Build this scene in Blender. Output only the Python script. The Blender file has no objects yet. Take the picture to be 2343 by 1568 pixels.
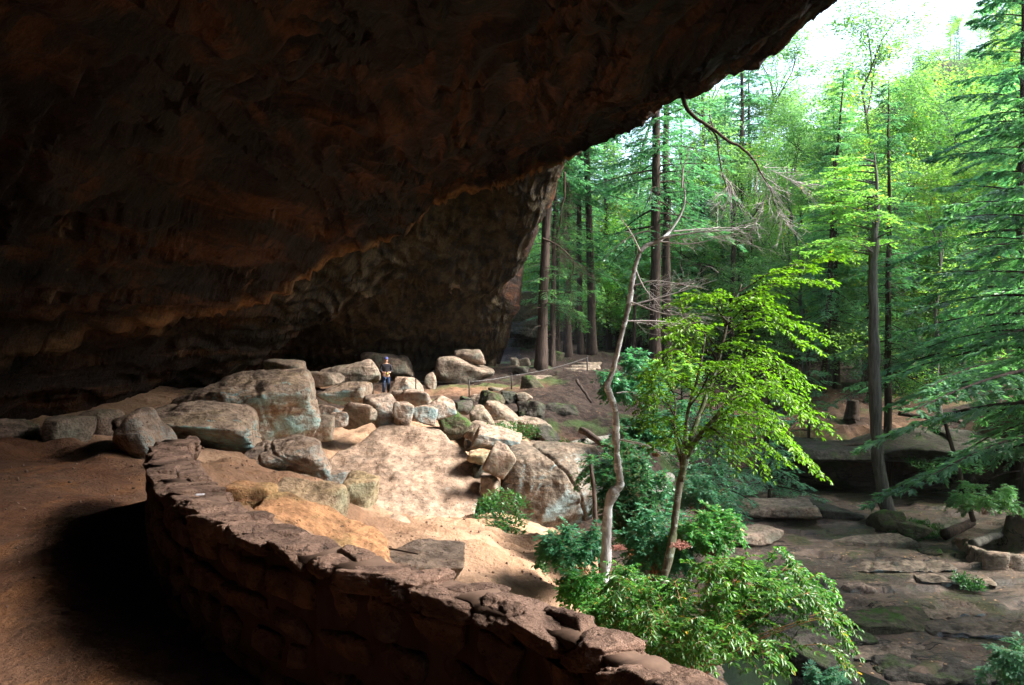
import bpy, bmesh, math, random
import numpy as np
from mathutils import Vector, Matrix, Euler

# ------------------------------------------------------------------ camera, sky, sun, exposure
S = bpy.context.scene
COL = S.collection
cam_d = bpy.data.cameras.new("camera")
cam = bpy.data.objects.new("camera", cam_d)
COL.objects.link(cam)
cam.location = (0, 0, 0)
cam.rotation_euler = (math.radians(90), 0, 0)
cam_d.sensor_width = 36
cam_d.lens = 36 * 1800 / 2342
cam_d.clip_start = 0.05
cam_d.clip_end = 2000
S.camera = cam

SUN_DIR = Vector((0.85, -0.10, 0.72)).normalized()      # towards the light
SUN_EL = math.asin(SUN_DIR.z)
SUN_AZ = math.atan2(SUN_DIR.x, SUN_DIR.y)
w = bpy.data.worlds.new("World")
S.world = w
w.use_nodes = True
nt = w.node_tree
nt.nodes.clear()
sky = nt.nodes.new("ShaderNodeTexSky")
sky.sky_type = 'NISHITA'
sky.sun_disc = False
sky.sun_elevation = SUN_EL
sky.sun_rotation = SUN_AZ
sky.dust_density = 3.0
sky.air_density = 1.0
bg = nt.nodes.new("ShaderNodeBackground")
bg.inputs["Strength"].default_value = 0.15
out = nt.nodes.new("ShaderNodeOutputWorld")
hz = nt.nodes.new('ShaderNodeHueSaturation')
hz.inputs['Saturation'].default_value = 0.95
nt.links.new(sky.outputs[0], hz.inputs['Color'])
nt.links.new(hz.outputs[0], bg.inputs[0])
nt.links.new(bg.outputs[0], out.inputs[0])

sun_d = bpy.data.lights.new("sun", 'SUN')
sun_d.energy = 3.4
sun_d.angle = math.radians(22)
sun_d.color = (1.0, 0.955, 0.89)
sun = bpy.data.objects.new("sun", sun_d)
COL.objects.link(sun)
sun.rotation_euler = SUN_DIR.to_track_quat('Z', 'Y').to_euler()

S.view_settings.view_transform = 'Standard'
S.view_settings.look = 'None'
S.view_settings.gamma = 1
S.view_settings.use_curve_mapping = False
S.view_settings.exposure = 2.5
S.render.engine = 'CYCLES'
S.cycles.use_denoising = True
S.cycles.max_bounces = 8
S.cycles.diffuse_bounces = 1
S.cycles.transmission_bounces = 5
S.cycles.caustics_reflective = False
S.cycles.caustics_refractive = False

# ------------------------------------------------------------------ helpers
FX, CX, CY = 1800.0, 1171.0, 784.0
def W(px, py, Y):                                    # survey point at distance Y
    return np.array([(px - CX) / FX * Y, Y, -(py - CY) / FX * Y])

def norm(v):
    v = np.asarray(v, float)
    return v / np.maximum(np.linalg.norm(v, axis=-1, keepdims=True), 1e-9)

def _hash(ix, iy, iz, seed):
    h = (ix * 374761393 + iy * 668265263 + iz * 2147483647 + seed * 974634777) & 0xFFFFFFFF
    h = ((h ^ (h >> 13)) * 1274126177) & 0xFFFFFFFF
    h = ((h ^ (h >> 16)) * 2246822519) & 0xFFFFFFFF
    return ((h ^ (h >> 15)) & 0xFFFFFF) / float(0xFFFFFF)

def vnoise(p, seed=0):                               # value noise in -1..1
    p = np.asarray(p, float)
    i = np.floor(p).astype(np.int64)
    f = p - i
    u = f * f * f * (f * (f * 6 - 15) + 10)
    r = 0
    for dx in (0, 1):
        wx = u[..., 0] if dx else 1 - u[..., 0]
        for dy in (0, 1):
            wy = u[..., 1] if dy else 1 - u[..., 1]
            for dz in (0, 1):
                wz = u[..., 2] if dz else 1 - u[..., 2]
                r = r + wx * wy * wz * _hash(i[..., 0] + dx, i[..., 1] + dy, i[..., 2] + dz, seed)
    return r * 2 - 1

def fbm(p, octs=4, seed=0, gain=0.5):
    p = np.asarray(p, float)
    r, a = 0, 1.0
    for o in range(octs):
        r = r + a * vnoise(p * (2 ** o), seed + o * 17)
        a *= gain
    return r

class MB:
    """collects vertices and faces for one mesh object"""
    def __init__(s):
        s.v, s.f, s.r, s.n = [], [], [], 0
    def add(s, v, faces, r=None):
        v = np.asarray(v, float).reshape(-1, 3)
        s.v.append(v)
        if not isinstance(faces, list):
            faces = [faces]
        for f in faces:
            if len(f):
                s.f.append(np.asarray(f, np.int64) + s.n)
        s.r.append(np.full(len(v), 0.5) if r is None else np.broadcast_to(np.asarray(r, float), (len(v),)))
        s.n += len(v)
    def mesh(s, name, mat=None, smooth=True):
        me = bpy.data.meshes.new(name)
        v = np.concatenate(s.v)
        me.vertices.add(len(v))
        me.vertices.foreach_set("co", v.astype(np.float32).ravel())
        loops = np.concatenate([f.ravel() for f in s.f])
        tot = np.concatenate([np.full(len(f), f.shape[1]) for f in s.f])
        start = np.concatenate([[0], np.cumsum(tot)[:-1]])
        me.loops.add(len(loops))
        me.loops.foreach_set("vertex_index", loops.astype(np.int32))
        me.polygons.add(len(tot))
        me.polygons.foreach_set("loop_start", start.astype(np.int32))
        if smooth:
            me.polygons.foreach_set("use_smooth", np.ones(len(tot), bool))
        a = me.attributes.new("rnd", 'FLOAT', 'POINT')
        a.data.foreach_set("value", np.concatenate(s.r).astype(np.float32))
        me.update(calc_edges=True)
        me.validate()
        if mat:
            me.materials.append(mat)
        return me
    def build(s, name, mat, parent=None, smooth=True):
        return link(name, s.mesh(name, mat, smooth), parent)

def link(name, me, parent=None):
    o = bpy.data.objects.new(name, me)
    COL.objects.link(o)
    if parent is not None:
        o.parent = parent
    return o

def tag(o, label=None, cat=None, group=None, kind=None):
    if label: o["label"] = label
    if cat: o["category"] = cat
    if group: o["group"] = group
    if kind: o["kind"] = kind
    return o

def empty(name, loc=(0, 0, 0), rz=0.0):
    o = bpy.data.objects.new(name, None)
    o.empty_display_size = 0.2
    COL.objects.link(o)
    o.location = loc
    o.rotation_euler = (0, 0, rz)
    return o

def copy_tree(o, parent=None):
    c = o.copy()
    COL.objects.link(c)
    if parent is not None:
        c.parent = parent
    for ch in list(o.children):
        copy_tree(ch, c)
    return c

def tube(mb, pts, rad, n=6, r=0.5, cap=True):
    pts = np.asarray(pts, float)
    m = len(pts)
    rad = np.broadcast_to(np.asarray(rad, float), (m,))
    t = norm(np.gradient(pts, axis=0))
    ref = np.array([0.31, 0.22, 0.92]) if abs(t[:, 2]).mean() < 0.8 else np.array([0.9, 0.35, 0.1])
    a = norm(np.cross(t, ref))
    b = np.cross(t, a)
    th = np.arange(n) * 2 * math.pi / n
    ring = pts[:, None, :] + rad[:, None, None] * (np.cos(th)[None, :, None] * a[:, None, :] + np.sin(th)[None, :, None] * b[:, None, :])
    i = np.arange(m - 1)[:, None] * n
    j = np.arange(n)[None, :]
    k = (j + 1) % n
    q = np.stack([i + j, i + k, i + n + k, i + n + j], -1).reshape(-1, 4)
    fs = [q]
    if cap:
        fs.append(np.array([list(range(n))[::-1]]))
        fs.append(np.array([[(m - 1) * n + x for x in range(n)]]))
    mb.add(ring.reshape(-1, 3), fs, r)

def spline(pts, n):
    """Catmull-Rom through pts"""
    p = np.asarray(pts, float)
    p = np.vstack([2 * p[0] - p[1], p, 2 * p[-1] - p[-2]])
    seg = len(p) - 3
    u = np.linspace(0, seg - 1e-6, n)
    i = u.astype(int)
    t = (u - i)[:, None]
    a, b, c, d = p[i], p[i + 1], p[i + 2], p[i + 3]
    return 0.5 * (2 * b + (c - a) * t + (2 * a - 5 * b + 4 * c - d) * t ** 2 + (3 * b - a - 3 * c + d) * t ** 3)

def leaves(mb, B, D, N, L, wd, rng, hero=False, fold=0.25):
    """a leaf at each base B along D, face normal N"""
    B, D, N = np.asarray(B, float), norm(D), np.asarray(N, float)
    n = len(B)
    if n == 0: return
    L = np.broadcast_to(L, (n,))[:, None]
    wd = np.broadcast_to(wd, (n,))[:, None]
    Sd = norm(np.cross(D, N))
    U = np.cross(Sd, D)
    r = rng.random(n)
    if hero:
        P = [B,
             B + D * L * .30 + Sd * wd * .42 + U * wd * fold, B + D * L * .68 + Sd * wd * .40 + U * wd * fold * .8,
             B + D * L - U * wd * .25,
             B + D * L * .68 - Sd * wd * .40 + U * wd * fold * .8, B + D * L * .30 - Sd * wd * .42 + U * wd * fold]
        v = np.stack(P, 1).reshape(-1, 3)
        k = np.arange(n)[:, None] * 6
        mb.add(v, [np.vstack([k + np.array([0, 3, 2, 1]), k + np.array([0, 5, 4, 3])])], np.repeat(r, 6))
    else:
        P = [B, B + D * L * .45 + Sd * wd * .5, B + D * L, B + D * L * .45 - Sd * wd * .5]
        v = np.stack(P, 1).reshape(-1, 3)
        k = np.arange(n)[:, None] * 4
        mb.add(v, [k + np.array([0, 3, 2, 1])], np.repeat(r, 4))

# ------------------------------------------------------------------ materials
class NB:
    def __init__(s, name):
        s.m = bpy.data.materials.new(name)
        s.m.use_nodes = True
        s.t = s.m.node_tree
        s.t.nodes.clear()
    def n(s, ty, **kw):
        nd = s.t.nodes.new("ShaderNode" + ty)
        for k, v in kw.items():
            if k.startswith("i_"):
                nd.inputs[k[2:].replace("_", " ")].default_value = v
            else:
                setattr(nd, k, v)
        return nd
    def l(s, a, b):
        s.t.links.new(a, b)
    def noise(s, vec, scale, detail=5, rough=0.55, dist=0.0):
        nd = s.n("TexNoise")
        nd.inputs["Scale"].default_value = scale
        nd.inputs["Detail"].default_value = detail
        nd.inputs["Roughness"].default_value = rough
        nd.inputs["Distortion"].default_value = dist
        s.l(vec, nd.inputs["Vector"])
        return nd.outputs["Fac"]
    def ramp(s, fac, a, b, va=0.0, vb=1.0):
        nd = s.n("MapRange", clamp=True)
        nd.interpolation_type = 'SMOOTHSTEP'
        for k, v in zip(("From Min", "From Max", "To Min", "To Max"), (a, b, va, vb)):
            nd.inputs[k].default_value = v
        s.l(fac, nd.inputs["Value"])
        return nd.outputs[0]
    def math(s, op, a, b=None):
        nd = s.n("Math", operation=op)
        for k, v in ((0, a), (1, b)):
            if v is None: continue
            if isinstance(v, (int, float)): nd.inputs[k].default_value = v
            else: s.l(v, nd.inputs[k])
        return nd.outputs[0]
    def mix(s, fac, a, b, blend='MIX'):
        nd = s.n("Mix", data_type='RGBA', blend_type=blend)
        for k, v in ((0, fac), (6, a), (7, b)):
            if isinstance(v, (int, float)): nd.inputs[k].default_value = v
            elif isinstance(v, tuple): nd.inputs[k].default_value = (*v[:3], 1)
            else: s.l(v, nd.inputs[k])
        return nd.outputs[2]
    def pos(s, scale=None):
        g = s.n("NewGeometry")
        if scale is None: return g.outputs["Position"]
        mp = s.n("Mapping")
        mp.inputs["Scale"].default_value = scale
        s.l(g.outputs["Position"], mp.inputs["Vector"])
        return mp.outputs[0]
    def facing(s, d):
        g = s.n("NewGeometry")
        vm = s.n("VectorMath", operation='DOT_PRODUCT')
        s.l(g.outputs["True Normal"], vm.inputs[0])
        vm.inputs[1].default_value = Vector(d).normalized()
        return vm.outputs["Value"]
    def attr(s, name):
        a = s.n("Attribute", attribute_name=name)
        return a
    def bump(s, h, dist, strength=1.0, prev=None):
        b = s.n("Bump")
        b.inputs["Strength"].default_value = strength
        b.inputs["Distance"].default_value = dist
        s.l(h, b.inputs["Height"])
        if prev: s.l(prev, b.inputs["Normal"])
        return b.outputs[0]
    def finish(s, col, rough=0.85, bump=None, spec=0.25):
        p = s.n("BsdfPrincipled")
        if isinstance(col, tuple): p.inputs["Base Color"].default_value = (*col, 1)
        else: s.l(col, p.inputs["Base Color"])
        if isinstance(rough, (int, float)): p.inputs["Roughness"].default_value = rough
        else: s.l(rough, p.inputs["Roughness"])
        p.inputs["Specular IOR Level"].default_value = spec
        if bump: s.l(bump, p.inputs["Normal"])
        o = s.n("OutputMaterial")
        s.l(p.outputs[0], o.inputs[0])
        return s.m

def rock_mat(name, c1, c2, c3, lichen=0.0, moss=0.0, dark=0.5, lcol=(0.19, 0.32, 0.34), strata=0.6, tilt=(0, 0, 0), bumpk=1.0, var=0.85):
    b = NB(name)
    p = b.pos()
    mp = b.n("Mapping")
    mp.inputs["Rotation"].default_value = tilt
    mp.inputs["Scale"].default_value = (0.7, 0.7, 7.0)
    b.l(p, mp.inputs["Vector"])
    sv = mp.outputs[0]
    n1 = b.noise(p, 1.3, 6, 0.6)
    n2 = b.noise(p, 6.0, 8, 0.65)
    n3 = b.noise(sv, 1.6, 6, 0.6, 0.4)
    col = b.mix(b.ramp(n1, 0.35, 0.65), c1, c2)
    col = b.mix(b.math('MULTIPLY', b.ramp(n3, 0.48, 0.62), strata), col, c3)
    col = b.mix(var, col, b.mix(b.ramp(n2, 0.32, 0.66), (0.42, 0.40, 0.39), (1.3, 1.26, 1.2)), 'MULTIPLY')
    pit = b.ramp(b.noise(p, 17.0, 3, 0.5), 0.64, 0.70)
    col = b.mix(b.math('MULTIPLY', pit, dark), col, (0.045, 0.035, 0.03))
    if lichen:
        side = b.ramp(b.facing((0.5, -0.75, -0.3)), 0.42, 0.85)
        m = b.math('MULTIPLY', side, b.ramp(b.noise(p, 1.5, 8, 0.7), 0.40, 0.62))
        col = b.mix(b.math('MULTIPLY', m, lichen), col, lcol)
    if moss:
        up = b.ramp(b.facing((0, 0, 1)), 0.1, 0.8)
        m = b.math('MULTIPLY', up, b.ramp(b.noise(p, 1.9, 6, 0.6), 0.5, 0.62))
        col = b.mix(b.math('MULTIPLY', m, moss), col, (0.05, 0.10, 0.02))
    h = b.math('ADD', b.math('MULTIPLY', n3, 0.4), b.math('ADD', b.math('MULTIPLY', n2, 1.3), b.math('MULTIPLY', pit, -0.35)))
    fine = b.noise(p, 38.0, 5, 0.7)
    bm = b.bump(fine, 0.016 * bumpk, 0.8, b.bump(h, 0.12 * bumpk, 0.9))
    return b.finish(col, 0.88, bm, 0.2)

def leaf_mat(name, ca, cb, tr=0.45, tcol=None, yellow=None, rough=0.45):
    b = NB(name)
    a = b.attr("rnd").outputs["Fac"]
    oi = b.n("ObjectInfo").outputs["Random"]
    col = b.mix(a, ca, cb)
    col = b.mix(b.ramp(b.noise(b.pos(), 0.9, 2), 0.35, 0.65, 0.0, 0.6), col, tuple(x * 0.5 for x in ca))
    if yellow:
        col = b.mix(b.ramp(a, 1 - yellow[0], 1 - yellow[0] + 0.01), col, yellow[1])
    hs = b.n("HueSaturation")
    b.l(col, hs.inputs["Color"])
    b.l(b.ramp(oi, 0, 1, 0.485, 0.515), hs.inputs["Hue"])
    b.l(b.ramp(oi, 0, 1, 0.8, 1.2), hs.inputs["Value"])
    p = b.n("BsdfPrincipled")
    b.l(hs.outputs[0], p.inputs["Base Color"])
    p.inputs["Roughness"].default_value = rough
    p.inputs["Specular IOR Level"].default_value = 0.45
    tn = b.n("BsdfTranslucent")
    b.l(b.mix(1.0, hs.outputs[0], tcol or (1.7, 1.6, 0.7), 'MULTIPLY'), tn.inputs["Color"])
    mx = b.n("MixShader")
    mx.inputs[0].default_value = tr
    b.l(p.outputs[0], mx.inputs[1])
    b.l(tn.outputs[0], mx.inputs[2])
    o = b.n("OutputMaterial")
    b.l(mx.outputs[0], o.inputs[0])
    return b.m

def bark_mat(name, c1, c2, vscale=(9, 9, 1.2), moss=0.0, blotch=None):
    b = NB(name)
    n1 = b.noise(b.pos(vscale), 1.6, 7, 0.65)
    p = b.pos()
    col = b.mix(b.ramp(n1, 0.35, 0.65), c1, c2)
    if blotch:
        col = b.mix(b.ramp(b.noise(b.pos((2.5, 2.5, 5.0)), 1.8, 6, 0.6), 0.52, 0.6), col, blotch)
    if moss:
        col = b.mix(b.math('MULTIPLY', b.ramp(b.noise(p, 1.2, 5), 0.45, 0.6), moss), col, (0.05, 0.11, 0.02))
    return b.finish(col, 0.9, b.bump(n1, 0.03, 0.8), 0.15)

def plain(name, col, rough=0.7, spec=0.3, metal=0.0, var=0.25, scale=12):
    b = NB(name)
    n = b.noise(b.pos(), scale, 5)
    c = b.mix(n, tuple(x * (1 - var) for x in col), tuple(min(1, x * (1 + var)) for x in col))
    m = b.finish(c, rough, b.bump(n, 0.005, 0.4), spec)
    m.node_tree.nodes["Principled BSDF"].inputs["Metallic"].default_value = metal
    return m

M = {}
M['tan'] = rock_mat("sandstone_tan", (0.37, 0.28, 0.22), (0.275, 0.215, 0.175), (0.27, 0.185, 0.13), lichen=0.8, dark=0.75)
M['lichen'] = rock_mat("sandstone_lichen", (0.36, 0.27, 0.205), (0.27, 0.21, 0.165), (0.33, 0.25, 0.16), lichen=0.95, dark=0.75, lcol=(0.27, 0.47, 0.48))
M['grey'] = rock_mat("sandstone_grey", (0.32, 0.24, 0.19), (0.22, 0.18, 0.145), (0.17, 0.14, 0.105), lichen=0.4, moss=0.2, dark=0.6, lcol=(0.16, 0.24, 0.2))
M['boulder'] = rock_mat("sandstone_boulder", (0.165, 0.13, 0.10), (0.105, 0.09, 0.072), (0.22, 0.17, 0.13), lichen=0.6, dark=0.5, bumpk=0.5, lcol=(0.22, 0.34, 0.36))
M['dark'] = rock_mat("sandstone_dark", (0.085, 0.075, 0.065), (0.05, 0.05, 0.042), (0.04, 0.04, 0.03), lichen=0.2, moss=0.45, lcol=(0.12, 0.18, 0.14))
M['yellow'] = rock_mat("sandstone_yellow", (0.40, 0.29, 0.185), (0.33, 0.24, 0.16), (0.36, 0.28, 0.15), lichen=0.55, dark=0.4, lcol=(0.30, 0.38, 0.26))
M['orange'] = rock_mat("sandstone_orange", (0.45, 0.24, 0.125), (0.36, 0.21, 0.115), (0.33, 0.235, 0.11), dark=0.7, moss=0.1)
M['slab'] = rock_mat("sandstone_slab", (0.35, 0.25, 0.185), (0.28, 0.205, 0.155), (0.17, 0.145, 0.12), bumpk=0.35, var=0.75, strata=0.3, lichen=0.8, dark=0.9, lcol=(0.32, 0.46, 0.46), tilt=(0.3, 0.9, 0.5))
M['wall'] = rock_mat("wall_stone", (0.27, 0.175, 0.135), (0.19, 0.125, 0.098), (0.16, 0.105, 0.076), dark=0.7, strata=0.4)
M['mossy'] = rock_mat("mossy_rock", (0.10, 0.085, 0.06), (0.07, 0.07, 0.045), (0.05, 0.06, 0.03), moss=1.0)
M['mortar'] = plain("wall_mortar", (0.12, 0.078, 0.058), 0.95, 0.1, var=0.4, scale=14)
M['bark'] = bark_mat("bark_hemlock", (0.035, 0.026, 0.022), (0.085, 0.062, 0.05))
M['bark_grey'] = bark_mat("bark_grey", (0.07, 0.068, 0.06), (0.15, 0.145, 0.125))
M['bark_pale'] = bark_mat("bark_pale", (0.19, 0.175, 0.165), (0.46, 0.45, 0.45), (6, 6, 2), blotch=(0.66, 0.68, 0.70))
M['bark_sap'] = bark_mat("bark_sapling", (0.07, 0.06, 0.045), (0.12, 0.11, 0.08), (6, 6, 2), moss=0.35, blotch=(0.24, 0.27, 0.23))
M['twig_pale'] = plain("twig_pale", (0.42, 0.38, 0.37), 0.8, 0.2)
M['twig_dark'] = plain("twig_dark", (0.05, 0.036, 0.028), 0.9, 0.1)
M['stem'] = plain("shrub_stem", (0.22, 0.12, 0.055), 0.8, 0.2)
M['needle'] = leaf_mat("hemlock_needles", (0.065, 0.19, 0.115), (0.14, 0.33, 0.185), 0.5, (1.3, 1.7, 0.9))
M['needle_light'] = leaf_mat("hemlock_needles_light", (0.09, 0.23, 0.125), (0.18, 0.38, 0.19), 0.5, (1.4, 1.7, 0.8))
M['leaf_forest'] = leaf_mat("forest_leaves", (0.12, 0.29, 0.145), (0.20, 0.43, 0.20), 0.55)
M['leaf_bright'] = leaf_mat("forest_leaves_bright", (0.15, 0.34, 0.095), (0.25, 0.48, 0.125), 0.55, yellow=(0.03, (0.5, 0.36, 0.03)))
M['leaf_sap'] = leaf_mat("sapling_leaves", (0.09, 0.245, 0.015), (0.20, 0.40, 0.03), 0.45, (1.35, 1.5, 0.55))
M['leaf_shrub'] = leaf_mat("shrub_leaves", (0.035, 0.17, 0.045), (0.12, 0.35, 0.07), 0.45, yellow=(0.012, (0.62, 0.42, 0.03)), rough=0.35)
M['leaf_teal'] = leaf_mat("bush_leaves", (0.04, 0.15, 0.08), (0.09, 0.26, 0.12), 0.38, (1.3, 1.7, 0.8), rough=0.35)
M['moss_leaf'] = leaf_mat("herb_leaves", (0.03, 0.13, 0.05), (0.07, 0.21, 0.06), 0.4)
M['flower'] = plain("dry_flower_head", (0.33, 0.15, 0.12), 0.8, 0.2)
# ------------------------------------------------------------------ ground sheet
def rbf_fit(P, z, reg=0.0):
    P = np.asarray(P, float); z = np.asarray(z, float)
    n = len(P)
    d = np.linalg.norm(P[:, None] - P[None], axis=2)
    A = np.zeros((n + 3, n + 3))
    A[:n, :n] = -d - reg * np.eye(n)
    A[:n, n:] = np.c_[np.ones(n), P]
    A[n:, :n] = A[:n, n:].T
    sol = np.linalg.lstsq(A, np.r_[z, 0, 0, 0], rcond=None)[0]
    def ev(X, Y):
        sh = X.shape
        Q = np.c_[X.ravel(), Y.ravel()]
        o = np.zeros(len(Q))
        for i in range(0, len(Q), 20000):
            q = Q[i:i + 20000]
            dd = np.linalg.norm(q[:, None] - P[None], axis=2)
            o[i:i + 20000] = -dd @ sol[:n] + sol[n] + q @ sol[n + 1:]
        return o.reshape(sh)
    return ev

G = []
for x, y in [(0, -3), (-4, -3), (1, 0), (-1, 1), (0, 2), (-1, 3), (-3, 3), (-2.5, 5), (-5, 4), (-4.2, 7.5), (-6, 7),
             (-5.5, 10.5), (-8, 10), (-10, 5), (-9, -3), (-12, 0), (-2, -10), (-8, -12), (0.3, 1.5), (-3.2, 6.4), (-0.6, 2.6), (-1.6, 4.0)]:
    G.append((x, y, -1.65))
G += [(-8, 13, -1.85), (-10, 17, -2), (-13, 10, -1.6), (-16, 20, -2), (-16, 0, -1.6),
      (1.4, 3.0, -2.3), (2.5, 5, -3.7), (3.3, 8, -5.2), (4.2, 11, -6.4), (2, 0, -1.9), (4, 0, -4.5), (6, 0, -6.2), (10, -5, -6.5), (5, -8, -5.5),
      (0.2, 3.9, -1.9), (1.0, 5.2, -2.7), (1.7, 6.6, -3.3), (-1.2, 5.2, -1.5), (14, 4, -6.4), (10, 9, -6.5)]
for px, py, Y in [(480, 1150, 6.7), (430, 1110, 7.6), (560, 1045, 13), (650, 1090, 12), (600, 1178, 9), (700, 1225, 7), (850, 1305, 7.5), (760, 1235, 9),
                  (900, 1180, 13), (980, 1200, 15), (1100, 1185, 17), (980, 1375, 8.2), (1050, 1337, 9.7), (1150, 1300, 11), (1270, 1350, 11), (1200, 1200, 17.5),
                  (1300, 1290, 14), (1380, 1310, 15), (1000, 965, 26), (880, 907, 38), (960, 903, 38), (1060, 906, 36), (1180, 890, 38),
                  (1270, 858, 40), (1330, 850, 41), (1340, 805, 48), (1290, 785, 52), (1240, 815, 46), (700, 850, 42), (1090, 925, 33.5), (1200, 905, 34.5), (1390, 850, 39), (1250, 1000, 29), (1400, 950, 32),
                  (1400, 1110, 24), (1500, 1000, 30), (1600, 1150, 29), (1500, 1200, 22), (1150, 1000, 27), (1080, 1110, 20), (1450, 1370, 16), (1550, 1450, 14), (500, 1000, 17),
                  (2300, 1185, 26), (2000, 940, 42), (1900, 930, 43), (1870, 880, 47), (2100, 930, 43), (2000, 870, 54),
                  (1740, 1100, 36), (1800, 960, 45), (1700, 900, 50), (1600, 860, 50), (1500, 830, 46), (1550, 820, 60), (1700, 800, 80), (1900, 780, 90),
                  (1300, 760, 75), (1200, 740, 90), (1600, 740, 150), (2300, 600, 70), (2342, 420, 95), (2250, 900, 44)]:
    G.append(tuple(W(px, py, Y)))
for x, y in [(6, 15), (8, 18), (12, 18), (10, 24), (12, 28), (14, 22), (18, 19), (8, 30), (7.5, 26), (16, 26), (6.5, 22)]:
    G.append((x, y, -6.5))
G += [(5, 16.5, -7.0), (4.6, 13.5, -7.2), (9.5, 32, -6.8), (24, 25, -2.5), (30, 20, 4), (23, 36, -2.5), (31, 38, 2), (44, 42, 11), (42, 20, 10), (19, 14, -5.8),
      (-14, 40, -1), (-20, 60, 2), (-40, 90, 12), (60, 120, 45), (20, 160, 12), (-20, 160, 14), (0, 300, 40), (150, 200, 70), (-150, 200, 60), (-150, 0, 20), (150, 0, 50), (0, -100, -3), (300, 500, 90), (-300, 500, 90), (0, 600, 70), (200, -200, 20), (-200, -200, 20)]
G += [(-3, 18, -4.3), (-2.9, 20, -4.1), (-4.2, 21, -3.4), (-1.2, 19.5, -4.4), (-4.6, 18.2, -3.3), (-4.5, 23.5, -2.75), (-2.6, 24, -2.85), (-6, 21, -2.5), (-3.6, 16.4, -3.5)]
G += [(13, 35.8, -6.9), (15, 36.2, -7.0), (18, 36.2, -7.0), (21, 35, -6.7), (14, 33, -6.8), (17.5, 33, -6.8), (20, 32, -6.6), (13.5, 38.6, -4.6), (16, 38.8, -4.5), (19, 38.8, -4.4), (22.5, 37.5, -4.0), (11, 34, -6.7)]
for y in (-60, -30, -15, -5, 4, 12):
    G += [(20.5, y, -5.5), (23.5, y, 6), (29, y, 15), (50, y, 24)]  # unseen opposite gorge side, raised to cut low sky light from the roof
G = np.array(G)
_g = rbf_fit(G[:, :2], G[:, 2], 0.02)

def sstep(x, a, b):
    t = np.clip((x - a) / (b - a), 0, 1)
    return t * t * (3 - 2 * t)

def gorge_w(X, Y, z):
    return sstep(-z, 5.7, 6.2) * sstep(X, 2.5, 5) * (1 - sstep(Y, 36, 40))

def ground_z(X, Y, fine=True):
    X = np.asarray(X, float); Y = np.asarray(Y, float)
    z = _g(X, Y)
    P = np.stack([X, Y, np.zeros_like(X)], -1)
    path = 1 - sstep(X + 0.75 * Y, 1.2, 3.0) * 1.0
    path = np.clip(np.where(Y < 12, path, 0), 0, 1)
    rough = 1 - 0.8 * path
    gw = gorge_w(X, Y, z)
    z = z + rough * (1 - gw) * (0.16 * fbm(P * 0.55, 3, 5) + 0.07 * fbm(P * 2.1, 3, 9) - 0.05 * np.abs(fbm(P * 1.3, 4, 19)) * 1.4 + 0.02 * fbm(P * 6.0, 2, 29))
    z = z + path * 0.012 * fbm(P * 2.0, 4, 3)
    # bedded creek floor: ledges that step a few centimetres
    q = z * 0.25 - 4.9 + 0.28 * fbm(P * np.array([0.16, 0.30, 1]) + 0.25 * vnoise(P * 0.5, 4)[..., None], 4, 21) + 0.035 * (Y - 24) - 0.02 * X
    st = 0.13
    k = q / st
    fr = k - np.floor(k)
    ter = (np.floor(k) + sstep(fr, 0.80, 0.97)) * st
    z = z * (1 - gw) + gw * (ter + 0.012 * fbm(P * 3.5, 4, 33))
    # potholes worn in the creek bed
    for (cx, cy, rx, ry, dp) in [(10.1, 20.0, 0.75, 0.38, 0.3), (7.6, 20.4, 0.35, 0.25, 0.16), (5.2, 17.5, 1.3, 0.8, 0.35)]:
        d = ((X - cx) / rx) ** 2 + ((Y - cy) / ry) ** 2
        z = z - dp * (1 - sstep(d, 0.4, 1.3))
    return z

def gz(x, y):
    return float(ground_z(np.array([x]), np.array([y]))[0])

def axis(lo, hi, step, far_lo, far_hi, g=1.16):
    a = list(np.arange(lo, hi, step))
    s, x = step, a[-1]
    while x < far_hi:
        s *= g; x += s; a.append(x)
    s, x, b = step, a[0], []
    while x > far_lo:
        s *= g; x -= s; b.append(x)
    return np.array(b[::-1] + a)

xs = axis(-9, 21, 0.12, -150, 170)
ys = axis(1, 40, 0.125, -90, 230)
GX, GY = np.meshgrid(xs, ys, indexing='ij')
GZ = ground_z(GX, GY)
nx, ny = GX.shape
I = np.arange(nx * ny).reshape(nx, ny)
q = np.stack([I[:-1, :-1], I[1:, :-1], I[1:, 1:], I[:-1, 1:]], -1).reshape(-1, 4)
mb = MB(); mb.add(np.stack([GX, GY, GZ], -1), q)

gm = NB("ground_soil")
p = gm.pos()
at = gm.attr("zone")
sep = gm.n("SeparateColor"); gm.l(at.outputs["Color"], sep.inputs[0])
nA = gm.noise(p, 0.9, 6, 0.6); nB = gm.noise(p, 5.0, 7, 0.65); nC = gm.noise(p, 24.0, 5, 0.65)
pathc = gm.mix(gm.ramp(nA, 0.38, 0.62), (0.125, 0.054, 0.026), (0.14, 0.072, 0.042))
pathc = gm.mix(gm.ramp(gm.noise(gm.pos((1, .5, 1)), 2.3, 6, 0.6), 0.5, 0.68), pathc, (0.20, 0.09, 0.038))
sandc = gm.mix(gm.ramp(nA, 0.35, 0.65), (0.41, 0.265, 0.175), (0.34, 0.21, 0.13))
sandc = gm.mix(gm.ramp(gm.noise(gm.pos((2, 1, 2)), 2.0, 7, 0.6), 0.55, 0.75), sandc, (0.25, 0.14, 0.075))
rockc = gm.mix(gm.ramp(nA, 0.35, 0.6), (0.05, 0.039, 0.031), (0.105, 0.076, 0.056))
rockc = gm.mix(gm.ramp(gm.noise(gm.pos((1, 2.2, 1)), 0.55, 6, 0.62), 0.55, 0.62), rockc, (0.16, 0.115, 0.09))
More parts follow.
